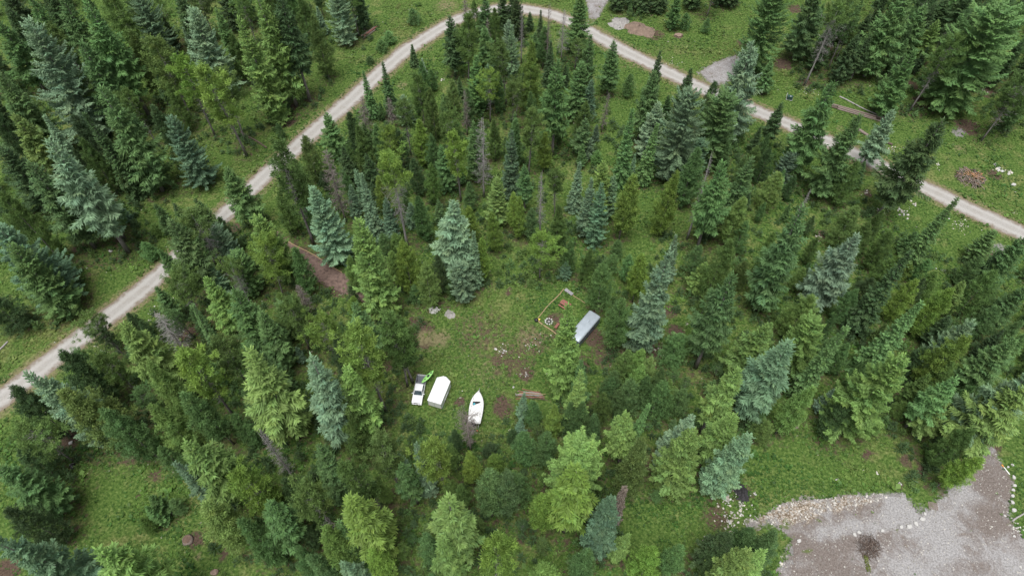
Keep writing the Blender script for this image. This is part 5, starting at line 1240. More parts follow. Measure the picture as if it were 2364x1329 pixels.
# bed: floor, two walls with wheel arches, tailgate
wall = [(-.82, 1.14), (-2.72, 1.14), (-2.72, .48), (-2.22, .48)] + circ(-1.75, .46, .46, 180, 0, 10)[1:-1] + [(-1.27, .48), (-.82, .48)]
bed = MB(); bed.prism(wall, .80, .90); bed.prism(wall, -.90, -.80); bd = bed.build('bed_wall', M_white, tk)
MB().box((-1.76, 0, .62), (1.90, 1.58, .06)).build('bed_floor', M_liner, tk)
lin = MB(); lin.box((-1.76, .785, .9), (1.86, .03, .44)); lin.box((-1.76, -.785, .9), (1.86, .03, .44)); lin.box((-.86, 0, .9), (.04, 1.54, .44))
lin.box((-1.76, .845, 1.150), (1.9, .11, .02)); lin.box((-1.76, -.845, 1.150), (1.9, .11, .02)); lin.build('bed_liner', M_liner, tk)
MB().bbox((-2.76, 0, .86), (.07, 1.60, .56), .02).build('tailgate', M_white, tk)
bumper = MB(); bumper.bbox((-2.84, 0, .52), (.12, 1.72, .16), .03); bumper.build('rear_bumper', M_chrome, tk)
# cab
lo = [(1.32, -.86, 1.085), (1.32, .86, 1.085), (-.78, .86, 1.085), (-.78, -.86, 1.085)]
hi = [(.62, -.66, 1.70), (.62, .66, 1.70), (-.62, .70, 1.72), (-.62, -.70, 1.72)]
MB().loft([lo, hi]).build('cab', M_white, tk)
MB().bbox((0.0, 0, 1.73), (1.26, 1.34, .05), .02).build('roof', M_white, tk)
def pane(q, off, name, parent=tk, mat=None):
    q = [Vector(p) for p in q]; nrm = (q[1]-q[0]).cross(q[3]-q[0]).normalized()
    return MB().loft([[p + nrm*.004 for p in q], [p + nrm*off for p in q]]).build(name, mat or M_glass, parent)
def lerp4(a, b, c, d, u0, u1, v0, v1):
    a, b, c, d = map(Vector, (a, b, c, d))
    P = lambda u, v: (a*(1-u) + b*u)*(1-v) + (d*(1-u) + c*u)*v
    return [P(u0, v0), P(u1, v0), P(u1, v1), P(u0, v1)]
pane(lerp4(lo[0], lo[1], hi[1], hi[0], .05, .95, .06, .90), .016, 'windshield')
pane(lerp4(lo[2], lo[3], hi[3], hi[2], .10, .90, .15, .88), .016, 'rear_window')
pane(lerp4(lo[1], lo[2], hi[2], hi[1], .10, .52, .12, .88), .014, 'side_window'); pane(lerp4(lo[1], lo[2], hi[2], hi[1], .56, .93, .12, .88), .014, 'side_window')
pane(lerp4(lo[3], lo[0], hi[0], hi[3], .48, .90, .12, .88), .014, 'side_window'); pane(lerp4(lo[3], lo[0], hi[0], hi[3], .07, .44, .12, .88), .014, 'side_window')
for s in (-1, 1):
    mm = MB(); mm.bbox((1.02, s*1.03, 1.16), (.12, .24, .18), .04); mm.box((1.04, s*.90, 1.12), (.05, .1, .04)); mm.build('mirror', M_white, tk)
    MB().bbox((2.72, s*.70, .80), (.09, .34, .17), .03).build('headlight', M_chrome, tk)
    MB().bbox((-2.765, s*.845, .90), (.08, .10, .34), .02).build('tail_light', M_red, tk)
    d1 = MB().box((.1, s*.903, .80), (1.02, .012, .56)).build('door', M_white, tk)
    MB().box((-.28, s*.915, .98), (.16, .02, .035)).build('handle', M_black, d1)
MB().bbox((2.74, 0, .78), (.06, 1.04, .20), .02).build('grille', M_black, tk)
MB().bbox((2.79, 0, .55), (.14, 1.80, .17), .04).build('front_bumper', M_chrome, tk)
MB().bbox((1.95, 0, 1.045), (1.10, 1.30, .03), .012, Matrix.Rotation(R(0), 4, 'X')).build('hood_panel', M_white, tk)
for x_ in (1.72, -1.75):
    for s in (-1, 1): wheel(tk, x_, s*.79, .37, .24)
MB().box((-1.0, 0, 1.17), (.10, 1.72, .05)).box((-1.0, .80, 1.0), (.06, .05, .3)).box((-1.0, -.80, 1.0), (.06, .05, .3)).build('bed_rack', M_steel, tk)

# --- kayak leaning out over the truck bed
ka = Vector((*(-16.09, 57.78), 1.20)); kb = Vector((*(-14.08, 60.02), 1.62))
kd_ = kb - ka; kl = kd_.length
ky = empty('kayak', ka, math.atan2(kd_.y, kd_.x)); ky.rotation_euler = (0, -math.atan2(kd_.z, math.hypot(kd_.x, kd_.y)), math.atan2(kd_.y, kd_.x))
tag(ky, 'lime green sit-in kayak lying across the truck bed', 'kayak')
rings = []; n = 14
for i in range(15):
    t = i/14; w = .40*math.sin(math.pi*min(1, max(0, t*.97 + .015)))**.62; hgt = .17 + .07*abs(2*t-1)**2
    rings.append([(kl*t, w*math.cos(2*math.pi*k/n), .16 + .10*abs(2*t-1)**2 + (hgt*.55 if math.sin(2*math.pi*k/n) > 0 else hgt)*math.sin(2*math.pi*k/n)*(w/.40)**.4) for k in range(n)])
MB().loft(rings).build('hull', M_kayak, ky, True)
for t, a, b_, nm in ((.56, .30, .20, 'cockpit'), (.80, .17, .13, 'hatch'), (.28, .12, .10, 'hatch')):
    r1 = [(kl*t + a*math.cos(2*math.pi*k/16), b_*math.sin(2*math.pi*k/16), .255 + .02*(2*t-1)**2) for k in range(16)]
    r2 = [(p[0], p[1], p[2] + .045) for p in r1]
    MB().loft([r1, r2]).build(nm, M_black, ky)

# --- white cargo trailer with a wedge nose
t0 = Vector((*(-13.53, 53.56), 0)); t1 = Vector((*(-12.14, 57.94), 0))
tl = (t1 - t0).length; th_ = math.atan2(t1.y - t0.y, t1.x - t0.x)
ct = empty('cargo_trailer', t0, th_); tag(ct, 'white box cargo trailer with wedge nose beside the pickup', 'trailer')
hw_ = 1.27
out = [(0, -hw_), (tl, -hw_), (tl + .62, -.25), (tl + .62, .25), (tl, hw_), (0, hw_)]
MB().loft([[(x, y, .42) for x, y in out], [(x, y, 2.26) for x, y in out]]).build('body', M_white, ct)
o2 = [(x*1.0 + (-.03 if x == 0 else .03), y*1.012) for x, y in out]
o3 = [(x + (.10 if x == 0 else -.10), y*.93) for x, y in out]
MB().loft([[(x, y, 2.262) for x, y in o2], [(x, y, 2.31) for x, y in o2], [(x, y, 2.37) for x, y in o3]]).build('roof', M_white, ct)
tr1 = MB(); tr1.box((tl/2, hw_ + .012, .47), (tl, .02, .12)); tr1.box((tl/2, -hw_ - .012, .47), (tl, .02, .12)); tr1.build('skirt_trim', M_steel, ct)
rd_ = MB().box((-.014, 0, 1.32), (.024, 2.30, 1.66)).build('rear_door', M_white, ct)
for s in (-1, 1):
    MB().box((-.03, s*1.235, 1.33), (.03, .05, 1.80)).build('corner_post', M_steel, ct)
    MB().bbox((tl*.5, s*1.24, .80), (1.75, .16, .10), .03).build('fender', M_white, ct)
    for x_ in (tl*.5 - .42, tl*.5 + .42): wheel(ct, x_, s*1.17, .35, .20)
    MB().box((-.035, s*1.05, .52), (.02, .16, .08)).build('tail_light', M_red, ct)
MB().box((-.035, 0, 1.2), (.02, .03, 1.5)).build('door_bar', M_steel, rd_)
MB().tube([(tl + .4, .3, .45), (tl + 1.35, 0, .45)], .045).tube([(tl + .4, -.3, .45), (tl + 1.35, 0, .45)], .045).tube([(tl + 1.15, 0, .0), (tl + 1.15, 0, .75)], .04).build('drawbar', M_steel, ct)
MB().bbox((tl*.5, 0, 2.40), (.36, .36, .08), .03).build('roof_vent', M_white, ct)

# --- motorboat on its trailer
b0 = Vector((*(-6.51, 50.09), 0)); b1 = Vector((*(-5.89, 56.06), 0))
bl = (b1 - b0).length; bh = math.atan2(b1.y - b0.y, b1.x - b0.x)
bt_ = empty('motorboat', b0, bh); tag(bt_, 'white motorboat with black outboard parked on a trailer', 'boat')
Bm = 1.22
def beam(t): return Bm*(1 - max(0, (t - .42)/.58)**2.7)*(1 - .12*max(0, (.35 - t)/.35))
rings = []
for i in range(17):
    t = i/16; w = max(.02, beam(t)); sh = 1.42 + .28*t**2; kz = .62 + .75*max(0, (t-.6)/.4)**2.2; ch = .88 + .35*t**2
    rings.append([(bl*t, -w, sh), (bl*t, -w*.97, sh - .12), (bl*t, -w*.80, ch), (bl*t, 0, kz), (bl*t, w*.80, ch), (bl*t, w*.97, sh - .12), (bl*t, w, sh), (bl*t, w*.86, sh + .015), (bl*t, 0, sh + .02), (bl*t, -w*.86, sh + .015)])
MB().loft(rings).build('hull', M_whitefab, bt_, True)
rings = []
for i in range(13):                                   # foredeck and cover, gently domed
    t = .02 + .95*i/12; w = max(.02, beam(t)*.84); sh = 1.45 + .28*t**2; dm = .16*math.sin(math.pi*min(1, t*1.02))**.6
    rings.append([(bl*t, w*q, sh + dm*(1 - q*q)) for q in (-1, -.7, -.35, 0, .35, .7, 1)] + [(bl*t, w*q, sh - .02) for q in (1, -1)])
MB().loft(rings).build('deck_cover', M_whitefab, bt_, True)
rr = MB()
for s in (-1, 1): rr.tube([(bl*i/16, s*(max(.02, beam(i/16)) + .01), 1.40 + .28*(i/16)**2) for i in range(17)], .028, 6)
rr.build('rub_rail', M_plank, bt_, True)
wz = 1.45 + .28*.36 + .17
tri = [(bl*.635, .72), (bl*.655, -.62), (bl*.60, -.40), (bl*.525, .55), (bl*.53, .70)]
MB().loft([[(x, y, wz - .16) for x, y in tri], [(x, y, wz + .045) for x, y in tri]]).build('cockpit_opening', M_black, bt_)  # solid black slab; the shade inside the opening is its colour
MB().bbox((bl*.562, .44, wz + .05), (.42, .34, .05), .03).build('seat', M_teal, bt_)
MB().loft([[(bl*.64, .74, wz), (bl*.66, -.66, wz), (bl*.665, -.66, wz), (bl*.645, .74, wz)], [(bl*.615, .70, wz + .26), (bl*.635, -.60, wz + .26), (bl*.64, -.60, wz + .26), (bl*.62, .70, wz + .26)]]).build('windshield', M_glass, bt_)
mo = MB(); mo.bbox((-.42, 0, 1.55), (.62, .46, .50), .10); mo.bbox((-.34, 0, 1.05), (.28, .24, .60), .05); mo.bbox((-.36, 0, .66), (.55, .10, .22), .03); om = mo.build('outboard_motor', M_black, bt_, True)
MB().tube([(-.66, 0, .62), (-.72, 0, .62)], [.16, .05], 10).build('propeller', M_steel, om)
MB().bbox((-.10, 0, 1.20), (.16, .70, .40), .03).build('transom_bracket', M_black, bt_)
btr = empty('boat_trailer', b0, bh); tag(btr, 'galvanised trailer with red tail lights carrying the white motorboat', 'trailer')
fr = MB()
for s in (-1, 1): fr.tube([(-.35, s*.75, .48), (bl*.7, s*.62, .48), (bl + .25, 0, .50)], .05, 6)
for x_ in (.2, bl*.35, bl*.62): fr.box((x_, 0, .48), (.08, 1.5, .08))
fr.tube([(bl + .1, 0, .5), (bl + 1.05, 0, .5)], .05, 6); fr.build('frame', M_steel, btr)
bk = MB()
for s in (-1, 1): bk.box((bl*.35, s*.55, .74), (bl*.62, .12, .38))
bk.build('bunk', M_logdark, btr)
MB().tube([(bl + .25, 0, .5), (bl + .16, 0, 1.5)], .05, 6).build('winch_post', M_steel, btr)
MB().tube([(bl + .95, 0, 0), (bl + .95, 0, .8)], .04, 6).build('jack', M_steel, btr)
for s in (-1, 1):
    wheel(btr, bl*.32, s*1.02, .33, .20); MB().bbox((bl*.32, s*1.03, .72), (.85, .24, .06), .02).build('fender', M_black, btr)
    MB().bbox((-1.02, s*.62, .58), (.10, .30, .14), .02).build('tail_light', M_red, btr)
MB().box((-.96, 0, .48), (.08, 1.75, .10)).box((-.66, .7, .48), (.62, .07, .08)).box((-.66, -.7, .48), (.62, .07, .08)).build('rear_crossbar', M_black, btr)

# --- grey travel trailer under the tall fir
c0 = Vector((*(12.55, 66.03), 0))
ca = 0.898
cl = 6.6; cw = 2.55; chh = 2.5
far_r = Vector((*(16.70, 71.09), 0)); near_r = Vector((*(12.32, 65.52), 0))
cl = (far_r - near_r).length
ca = math.atan2(far_r.y - near_r.y, far_r.x - near_r.x)
cp = empty('travel_trailer', near_r, ca); tag(cp, 'grey boxy travel trailer half hidden behind a tall fir', 'trailer')
def rsec(x, ins=0.0):
    P = [(0, .45), (0, chh - .28), (.06, chh - .12), (.20, chh - .03), (.5, chh + .01), (cw/2, chh + .05), (cw - .5, chh + .01), (cw - .20, chh - .03), (cw - .06, chh - .12), (cw, chh - .28), (cw, .45)]
    return [(x, y*(1 - ins) + cw/2*ins, z - (ins*1.2 if z > 1 else 0)) for y, z in P]
MB().loft([rsec(0, .04), rsec(.12), rsec(cl - .12), rsec(cl, .04)]).build('body', M_greyside, cp)
def roofsec(x, k=1.0, dz=0.0):
    P = [(-.004, chh - .28), (.056, chh - .115), (.196, chh - .022), (.5, chh + .02), (cw/2, chh + .06), (cw - .5, chh + .02), (cw - .196, chh - .022), (cw - .056, chh - .115), (cw + .004, chh - .28)]
    T_ = [((y - cw/2)*k + cw/2, z + .008 - dz) for y, z in P]
    return [(x, y, z) for y, z in T_] + [(x, y, z - .03) for y, z in T_[::-1]]
MB().loft([roofsec(-.01, .985, .05), roofsec(.12), roofsec(cl - .12), roofsec(cl + .01, .985, .05)]).build('roof', M_greyroof, cp, True)
for k in range(7):
    MB().box((cl*(k + 1)/8, -.012, 1.35), (.05, .02, 1.72)).build('side_batten', M_greyside, cp)
for x_ in (cl*.22, cl*.70): MB().bbox((x_, -.016, 1.62), (.90, .03, .5), .01).build('side_window', M_glass, cp)
MB().bbox((cl*.46, -.018, 1.25), (.66, .03, 1.55), .01).build('door', M_greyside, cp)
for s in (.18, cw - .18):
    for x_ in (cl*.45, cl*.45 + .78):
        wheel(cp, x_, s + (.001 if s > 1 else -.001), .34, .22)
MB().bbox((cl*.68, cw*.5, chh + .12), (.4, .4, .12), .03).build('roof_vent', M_greyroof, cp)
MB().tube([(cl, cw/2 - .5, .5), (cl + 1.1, cw/2, .5)], .05).tube([(cl, cw/2 + .5, .5), (cl + 1.1, cw/2, .5)], .05).tube([(cl + .9, cw/2, 0), (cl + .9, cw/2, .8)], .04).build('drawbar', M_steel, cp)
MB().box((.5, .4, .24), (.16, .16, .48)).box((.5, cw - .4, .24), (.16, .16, .48)).box((cl - .5, .4, .24), (.16, .16, .48)).box((cl - .5, cw - .4, .24), (.16, .16, .48)).build('jack_stand', M_steel, cp)

# --- picnic table, bench, fire ring, log edging
pt = empty('picnic_table', (*(10.24, 75.20), 0), -0.678); tag(pt, 'red-brown wooden picnic table with bench inside the log square', 'table')
for k in range(5): MB().box((0, -.36 + .18*k, .74), (1.95, .165, .045)).build('plank', M_redwood, pt)
for s in (-1, 1):
    bn = MB().box((0, s*.74, .45), (1.95, .27, .045)).build('bench', M_redwood, pt)
for x_ in (-.72, .72):
    lg = MB(); lg.tube([(x_, -.62, 0), (x_, -.18, .72)], .05, 4); lg.tube([(x_, .62, 0), (x_, .18, .72)], .05, 4); lg.box((x_, 0, .41), (.05, 1.6, .09)); lg.box((x_, 0, .70), (.05, .84, .07)); lg.build('leg_frame', M_redwood, pt)
bn = empty('bench', (*(8.54, 70.42), 0), 0.978); tag(bn, 'small red-brown wooden bench by the fire ring', 'bench')
for k in range(3): MB().box((0, -.17 + .17*k, .44), (1.25, .15, .045)).build('plank', M_redwood, bn)
MB().box((0, -.30, .72), (1.25, .045, .26), Matrix.Rotation(0, 4, 'X')).build('backrest', M_redwood, bn)
for x_ in (-.5, .5): MB().box((x_, 0, .21), (.07, .42, .42)).box((x_, -.28, .42), (.06, .06, .84)).build('leg', M_redwood, bn)

def rock_mesh(name, mat, seed, flat=.7):
    g_ = np.random.default_rng(seed)
    import bmesh
    bm = bmesh.new(); bmesh.ops.create_icosphere(bm, subdivisions=2, radius=1.0)
    for v in bm.verts:
        p = np.array(v.co); k = 1 + .16*math.sin(3*p[0] + seed) * math.cos(2.3*p[1] + seed*1.7) + .10*math.sin(5*p[2] + 2*p[0] + seed) + .04*g_.normal()
        q = p*k*[1, .78, flat]; q = np.clip(q, [-.80, -.60, -.30], [.72, .66, .46]); q[0] += .25*q[1]
        v.co = q
    me = bpy.data.meshes.new(name); bm.to_mesh(me); bm.free(); me.materials.append(mat)
    return me
ROCKS = [rock_mesh('boulder', M_stonewhite, k) for k in range(4)]
def rock(name, x, y, s, parent=None, me=None, z=0):
    o = link(bpy.data.objects.new(name, me or ROCKS[random.randrange(4)])); o.location = (x, y, z + .22*s); o.scale = (s, s, s); o.rotation_euler = (0, 0, random.random()*6.28)
    if parent: o.parent = parent
    return o
fp = empty('fire_pit', (*(7.05, 71.60), 0)); tag(fp, 'ring of white stones round a steel fire ring', 'fire pit')
n = 20
MB().loft([[(r*math.cos(2*math.pi*k/n), r*math.sin(2*math.pi*k/n), z) for k in range(n)] for r, z in ((.42, 0), (.42, .28), (.37, .28), (.37, .05))], caps=False).build('ring', M_black, fp, True)
MB().loft([[(r*math.cos(2*math.pi*k/n), r*math.sin(2*math.pi*k/n), z + .02*math.sin(k*2)) for k in range(n)] for r, z in ((.365, .03), (.2, .10), (.05, .13))]).build('ash', M_sand, fp, True)
for k in range(9): rock('stone', .66*math.cos(k*.698), .66*math.sin(k*.698), .21 + .04*random.random(), fp)
def log(name, a, b, r, label, cat='log', mat=None, z=None, parent=None, group=None, zb=None):
    a = Vector((*a, r*.9 if z is None else z)); b = Vector((*b, (r*.9 if z is None else z) if zb is None else zb))
    o = MB(); k = 6; pts = []
    d = b - a; sd = Vector((-d.y, d.x, 0)).normalized(); ph = random.random()*6
    for i in range(k + 1): pts.append(a + d*(i/k) + sd*(.012*d.length)*math.sin(i*1.3 + ph)*min(1, d.length/3))
    ob = o.tube(pts, [r*(1.06 - .2*i/k) for i in range(k+1)], 9).build(name, mat or M_log, parent, False)
    if not parent: tag(ob, label, cat, group)
    return ob
log('edging_log', (10.23, 79.17), (4.87, 72.36), .10, 'long peeled log along the left side of the picnic square', group='logs edging the picnic square')
log('edging_log', (5.06, 71.60), (8.49, 68.68), .12, 'thick peeled log along the near side of the picnic square', group='logs edging the picnic square')
log('edging_log', (11.93, 77.71), (14.30, 75.81), .08, 'thin peeled pole continuing from the grey plank bench', group='logs edging the picnic square')
pb = empty('plank_bench', (*(11.19, 78.28), 0), -0.740); tag(pb, 'weathered grey plank bench at the far corner of the picnic square', 'bench')
for k in range(2): MB().box((0, -.17 + .34*k, .40), (1.9, .32, .06)).build('plank', M_plank, pb)
for x_ in (-.7, .7): MB().box((x_, 0, .185), (.28, .55, .37)).build('leg', M_loggrey, pb)
bu = empty('bucket', (*(5.22, 71.89), 0)); tag(bu, 'small yellow bucket at the corner of the logs', 'bucket')
MB().loft([[(r*math.cos(2*math.pi*k/16), r*math.sin(2*math.pi*k/16), z) for k in range(16)] for r, z in ((.15, 0), (.19, .36), (.17, .36), (.14, .05))]).build('pail', M_yellow, bu, True)
MB().loft([[(r*math.cos(2*math.pi*k/16), r*math.sin(2*math.pi*k/16), z) for k in range(16)] for r, z in ((.20, .362), (.20, .39), (.05, .40))]).build('lid', M_yellow, bu, True)
sk = empty('bag', (*(4.68, 71.80), 0)); tag(sk, 'black rubbish bag slumped by the log corner', 'bag')
rg = []
for i, (r, z) in enumerate(((.30, 0), (.42, .12), (.42, .32), (.30, .50), (.12, .58), (.05, .60))):
    rg.append([(r*(1 + .12*math.sin(3*k + i))*math.cos(2*math.pi*k/14), r*(1 + .12*math.cos(2*k + i*2))*math.sin(2*math.pi*k/14), z) for k in range(14)])
MB().loft(rg).build('sack', M_black, sk, True)
MB().tube([(0, 0, .58), (.03, .02, .72)], [.04, .09], 8).build('knot', M_black, sk, True)
log('edging_log', (-46.84, 91.58), (-34.15, 83.32), .11, 'long pale log along the far side of the mulch path', mat=M_log, group='logs edging the mulch path')
log('edging_log', (-41.33, 82.66), (-32.90, 77.75), .13, 'long dark log along the near side of the mulch path', mat=M_logdark, group='logs edging the mulch path')
log('edging_log', (-24.96, 76.84), (-22.68, 75.56), .10, 'short pale log where the mulch path meets the clearing', mat=M_log, group='logs edging the mulch path')

# --- stone heaps, mounds, stumps
sp_ = empty('stone_pile', (*(-15.02, 74.19), 0)); tag(sp_, 'heap of white stones in the grass left of the clearing', 'stones')
for k in range(44):
    a = random.random()*6.28; q = 1.05*random.random()**.8; rock('stone', q*math.cos(a)*1.1, q*math.sin(a)*.8, .14 + .15*random.random(), sp_, z=.10*(1 - q/1.2))
def mound(name, x, y, rx, ry, h, mat, label, cat, seed=1, rz=0):
    rows, cols = 14, 36; V = []; F = []
    for i in range(rows + 1):
        t = i/rows
        for k in range(cols):
            a = 2*math.pi*k/cols; w = 1 + .16*math.sin(2*a + seed) + .10*math.sin(5*a + seed*2) + .05*math.sin(9*a + seed)
            z = h*(math.cos(t*math.pi)*.5 + .5)*(1 + .18*math.sin(4*t + 3*a + seed)) + .05*math.sin(17*a + 9*t)*math.sin(11*t)*t*(1-t)*4 - (.03 if i == rows else 0)
            V.append((rx*t*w*math.cos(a), ry*t*w*math.sin(a), z))
    for i in range(rows):
        for k in range(cols):
            q = (k+1) % cols; F.append((i*cols+k, i*cols+q, (i+1)*cols+q, (i+1)*cols+k))
    o = MB().add(V, F).build(name, mat, None, True, (x, y, 0), rz)
    return tag(o, label, cat)
mound('sand_mound', *(-11.95, 73.28), .95, 1.25, .40, M_sand, 'low grey sand mound beside the white stone heap', 'mound', 2)
mound('dirt_mound', *(34.20, 164.86), 4.6, 3.2, 1.3, M_dirt, 'brown dirt mound beside the road at the top', 'mound', 3, -.2)
mound('gravel_mound', *(29.19, 167.61), 3.6, 2.6, .9, M_sand, 'grey gravel mound touching the brown dirt mound', 'mound', 5)
mound('ash_heap', *(37.55, 38.44), 1.55, 1.7, .55, M_char, 'black charred ash heap ringed by white stones', 'ash heap', 4)
o = rock('boulder', *(44.36, 161.58), 1.25, me=rock_mesh('boulder', M_stonebrown, 9)); tag(o, 'reddish boulder in grass right of the dirt mound', 'boulder')
o = rock('boulder', *(-45.60, 25.97), .70, me=rock_mesh('boulder', M_stonebrown, 11)); tag(o, 'reddish boulder at the bottom edge left of centre', 'boulder')
def stump(x, y, r, h, label):
    e = empty('tree_stump', (x, y, 0)); tag(e, label, 'stump'); n = 14
    MB().loft([[(q*(1 + .06*math.sin(3*k))*math.cos(2*math.pi*k/n), q*(1 + .06*math.cos(2*k))*math.sin(2*math.pi*k/n), z) for k in range(n)] for q, z in ((r*1.35, -.03), (r*1.08, h*.35), (r, h))]).build('bark', M_loggrey, e, True)
    MB().loft([[(q*math.cos(2*math.pi*k/n), q*math.sin(2*math.pi*k/n), z) for k in range(n)] for q, z in ((r*.92, h + .003), (r*.90, h + .02))]).build('cut_top', M_cut, e)
stump(*(-51.04, 30.83), .72, .55, 'wide brown cut stump in the lower left meadow')
stump(*(49.23, 50.11), .45, .45, 'dark cut stump in grass above the gravel yard')
bk_ = empty('bucket', (*(-73.30, 42.63), 0), .6); tag(bk_, 'black tub lying by a trunk in the lower left', 'bucket')
MB().loft([[(r*math.cos(2*math.pi*k/16), z, .42 + r*math.sin(2*math.pi*k/16)) for k in range(16)] for r, z in ((.34, -.4), (.42, .4), (.38, .4), (.30, -.3))]).build('pail', M_black, bk_, True)
MB().tube([(.42*math.cos(a*.3), .44, .42 + .42*math.sin(a*.3)) for a in range(21)], .03, 5).build('rim', M_plank, bk_, True)

# --- the row of boulders and single boulders at the yard
BL = [(45.11, 30.69), (54.16, 31.66), (54.96, 32.00), (58.76, 32.28), (61.90, 32.85), (63.16, 32.90), (64.42, 33.38), (65.66, 34.08), (66.43, 34.95), (83.22, 40.93), (82.78, 39.59), (82.25, 38.83), (81.72, 37.86), (81.27, 36.77), (80.96, 35.53), (83.93, 43.08), (83.03, 42.75), (79.17, 34.64), (79.31, 31.41), (78.34, 26.84)]
BT = ['white boulder alone at the left end of the gravel yard', 'left white boulder of the pair above the dark brush pile', 'right white boulder of the pair above the dark brush pile', 'tan boulder right of the pair above the brush pile',
      'first boulder of the diagonal row below the pallet, farthest from it', 'large second boulder of the diagonal row below the pallet', 'third boulder of the diagonal row below the pallet', 'fourth white boulder of the diagonal row below the pallet', 'small pale boulder of the diagonal row nearest the pallet',
      'topmost big white boulder in the row at the right edge', 'second white boulder down the row at the right edge', 'third white boulder down the row at the right edge', 'fourth white boulder down the row at the right edge', 'fifth white boulder down the row at the right edge', 'lowest big white boulder in the row at the right edge',
      'right small white boulder above the orange-tipped pole', 'left small white boulder above the orange-tipped pole', 'small brown-white boulder just below the right edge row', 'small white boulder on gravel near the right edge', 'small pale boulder near the bottom right corner']
BS = [.55, .50, .50, .48, .50, .68, .62, .66, .42, .52, .48, .46, .52, .50, .62, .38, .32, .32, .38, .34]
for (x_, y_), tx_, s_ in zip(BL, BT, BS):
    tag(rock('boulder', x_, y_, s_*.76), tx_, 'boulder', 'boulders around the gravel yard')
o = rock('boulder', *(-82.58, 88.73), .42); tag(o, 'lone white boulder in the roadside meadow at the left', 'boulder')
o = rock('boulder', *(-75.42, 47.01), .42); tag(o, 'lone white boulder under pines at the lower left', 'boulder')
o = rock('boulder', *(111.01, 107.43), .55); tag(o, 'lone white boulder in grass by the right edge above the road', 'boulder')

# --- log stacks and brush heaps
def heap(name, x, y, r, h, n, ln, rad, mats, label, cat, part, seed, rz=0.0, spread=1.0, flatten=.35):
    e = empty(name, (x, y, 0), rz); tag(e, label, cat); g_ = np.random.default_rng(seed)
    for k in range(n):
        a = g_.random()*6.28; q = r*math.sqrt(g_.random()); l = ln*(.6 + .7*g_.random())
        dz = h*(1 - (q/r)**1.5)*(.35 + .65*g_.random())
        th = g_.random()*6.28 if spread >= 1 else g_.normal()*spread
        el = g_.normal()*flatten
        d = np.array([math.cos(th)*math.cos(el), math.sin(th)*math.cos(el), math.sin(el)])*l/2
        c = np.array([q*math.cos(a), q*math.sin(a), max(dz, abs(d[2]) + rad)])
        mt = mats[min(len(mats)-1, int(len(mats)*(.6*g_.random() + .4*dz/max(h, .01))))]
        MB().tube([c - d, c + d*.1 + g_.normal(size=3)*.03, c + d], [rad*1.1, rad, rad*.7], 5).build(part, mt, e)
    return e
heap('brushwood_heap', *(102.27, 109.41), 2.9, 1.3, 130, 2.0, .065, [M_logdark, M_loggrey, M_loggrey, M_orangewood, M_orangewood], 'heap of orange and grey split branches beside the road at right', 'brush heap', 'branch', 21)
heap('brush_pile', *(55.78, 29.77), 1.75, 1.2, 130, 1.6, .028, [M_logdark, M_logdark, M_loggrey], 'dark round pile of dead twigs on the gravel yard', 'brush heap', 'twig', 22, flatten=.5)
gs = Kites(); g_ = np.random.default_rng(3); s_ = g_.random(90)
dv = np.array((54.77, 26.16)) - np.array((54.92, 28.72)); dv = np.append(dv, 0); l_ = np.linalg.norm(dv); dv /= l_
sd = np.array([-dv[1], dv[0], 0]); D = unit(dv[None]*.6 + sd[None]*g_.choice([-1, 1], 90)[:, None]*.8 + g_.normal(size=(90, 3))*.2)
gs.add(dv[None]*(s_*l_)[:, None] + np.array([0, 0, .15]) + g_.normal(size=(90, 3))*.06, D, unit(np.cross(D, g_.normal(size=(90, 3)))), .45, .16, (.8 + .4*g_.random(90))[:, None]*np.ones(3))
sprig = link(bpy.data.objects.new('fir_bough', gs.mesh('fir_bough'))); sprig.location = (*(54.92, 28.72), 0.02); sprig.color = (.13, .16, .035, 1)
tag(sprig, 'cut yellow-green bough lying at the foot of the dark brush pile', 'branch')
heap('twig_heap', *(-88.07, 82.52), .55, .4, 26, 1.5, .035, [M_loggrey, M_dead], 'small heap of grey sticks in the left roadside meadow', 'brush heap', 'stick', 23, 1.365, .25, .12)
heap('pole_stack', *(3.40, 55.93), .95, .6, 15, 4.3, .07, [M_logdark, M_loggrey, M_redwood, M_dead, M_log], 'stack of reddish brown poles at the edge of the clearing', 'wood pile', 'pole', 24, -0.075, .15, .05)
def stack(name, a, b, n, r, mats, label, seed, part='log'):
    a, b = Vector((*a, 0)), Vector((*b, 0)); d = b - a; l = d.length
    e = empty(name, (a + b)/2, math.atan2(d.y, d.x)); tag(e, label, 'wood pile'); g_ = np.random.default_rng(seed)
    per = (n + 1)//2
    for k in range(n):
        row = 0 if k < per else 1
        yy = (k % per - per/2 + .5 + .5*row)*r*2.05; zz = r + row*r*1.75; sh = g_.normal()*.05*l; ln = l*(.75 + .25*g_.random())
        sk_ = g_.normal()*.012*l
        MB().tube([(-ln/2 + sh, yy - sk_, zz), (sh, yy + g_.normal()*.02, zz), (ln/2 + sh, yy + sk_, zz)], [r*1.05, r*.95, r*.8], 9).build(part, mats[k % len(mats)], e)
stack('log_stack', (-40.06, 160.44), (-36.13, 165.44), 4, .20, [M_loggrey, M_logdark, M_redwood], 'short stack of logs in the meadow at top left', 31)
stack('log_stack', (78.10, 133.50), (88.34, 128.53), 7, .17, [M_loggrey, M_logdark, M_loggrey, M_redwood], 'long stack of logs across the road at upper right', 32)
log('fallen_log', (80.58, 137.08), (88.99, 129.26), .15, 'pale grey log lying behind the long log stack', mat=M_dead)
log('cut_log', (81.72, 125.05), (83.38, 123.04), .34, 'thick short cut log, nearer of two to the long log stack', mat=M_loggrey, group='short cut logs by the road')
log('cut_log', (86.26, 121.45), (88.15, 119.97), .28, 'thick short cut log, farther of two from the long log stack', mat=M_logdark, group='short cut logs by the road')
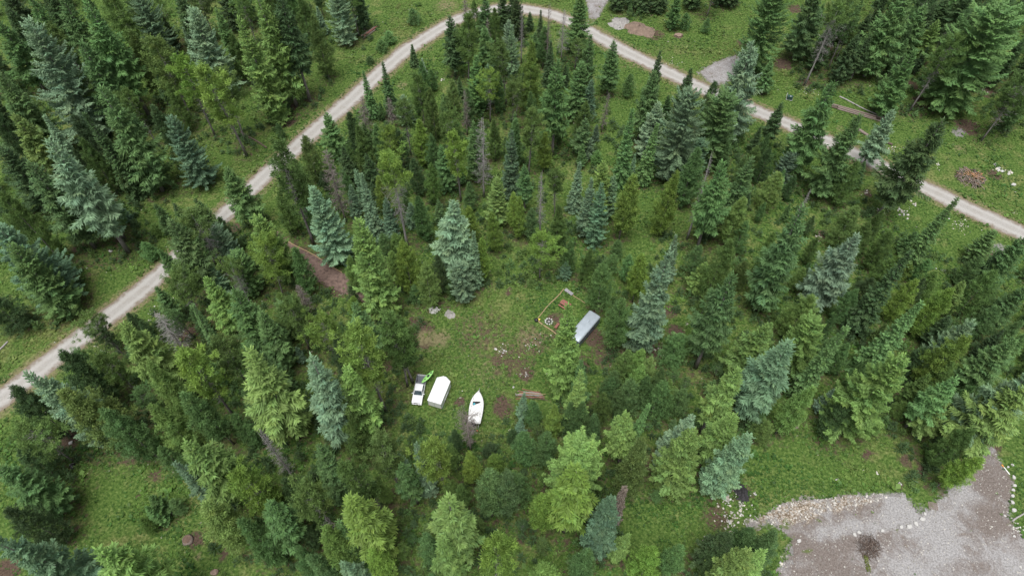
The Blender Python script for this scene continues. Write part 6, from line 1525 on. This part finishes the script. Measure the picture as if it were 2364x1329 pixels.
log('fallen_log', (-63.89, 124.35), (-56.59, 119.10), .20, 'dark fallen log in the forest edge left of the road', mat=M_logdark)
log('fallen_log', (-95.75, 64.64), (-94.60, 67.07), .16, 'pale grey fallen log at the left edge of the meadow', mat=M_dead)
log('fallen_log', (83.46, 157.82), (86.17, 160.68), .10, 'thin pale stick lying among the trees at upper right', mat=M_dead)
log('fallen_log', (69.14, 48.67), (71.45, 50.25), .12, 'pale fallen log in grass above the gravel yard', mat=M_dead)
log('fallen_log', (79.99, 33.78), (83.33, 35.53), .13, 'grey fallen log below the boulder row at the right edge', mat=M_dead)
pl = empty('marker_pole', (*(82.43, 42.27), 0), 0); tag(pl, 'white pole with an orange tip lying by the boulder row', 'pole')
pa, pb2 = Vector((*(82.14, 43.16), .09)) - Vector((*pl.location[:2], 0)), Vector((*(82.75, 41.44), .09)) - Vector((*pl.location[:2], 0))
MB().tube([pa + (pb2-pa)*.28, pb2], .09, 8).build('shaft', M_whitefab, pl); MB().tube([pa, pa + (pb2-pa)*.28], .092, 8).build('tip', M_orange, pl)
pal = empty('pallet', (*(68.17, 36.20), 0), -0.193); tag(pal, 'brown wooden pallet standing in the grass notch of the gravel', 'pallet')
for k in range(7): MB().box((0, -.54 + .18*k, .125), (1.45, .10, .022)).build('slat', M_loggrey, pal)
for k in range(3): MB().box((-.66 + .66*k, 0, .065), (.06, 1.2, .095)).build('stringer', M_loggrey, pal)
ub = empty('utility_box', (*(68.09, 136.30), 0), -.35); tag(ub, 'dark green utility box with a white sticker beside the road', 'utility box')
MB().bbox((0, 0, .45), (1.25, .85, .84), .05).build('cabinet', M_darkgreen, ub)
MB().bbox((0, 0, .90), (1.30, .90, .07), .02).build('lid', M_darkgreen, ub)
MB().box((.1, -.05, .940), (.26, .18, .006)).build('sticker', M_white, ub)
MB().box((0, 0, .015), (1.5, 1.1, .05)).build('pad', M_plank, ub)
up = empty('marker_post', (*(67.53, 137.11), 0)); tag(up, 'short white marker post left of the green utility box', 'post')
MB().tube([(0, 0, -.05), (0, 0, 1.15)], .08, 10).build('post', M_white, up); MB().tube([(0, 0, 1.15), (0, 0, 1.22)], [.09, .05], 10).build('cap', M_plank, up)
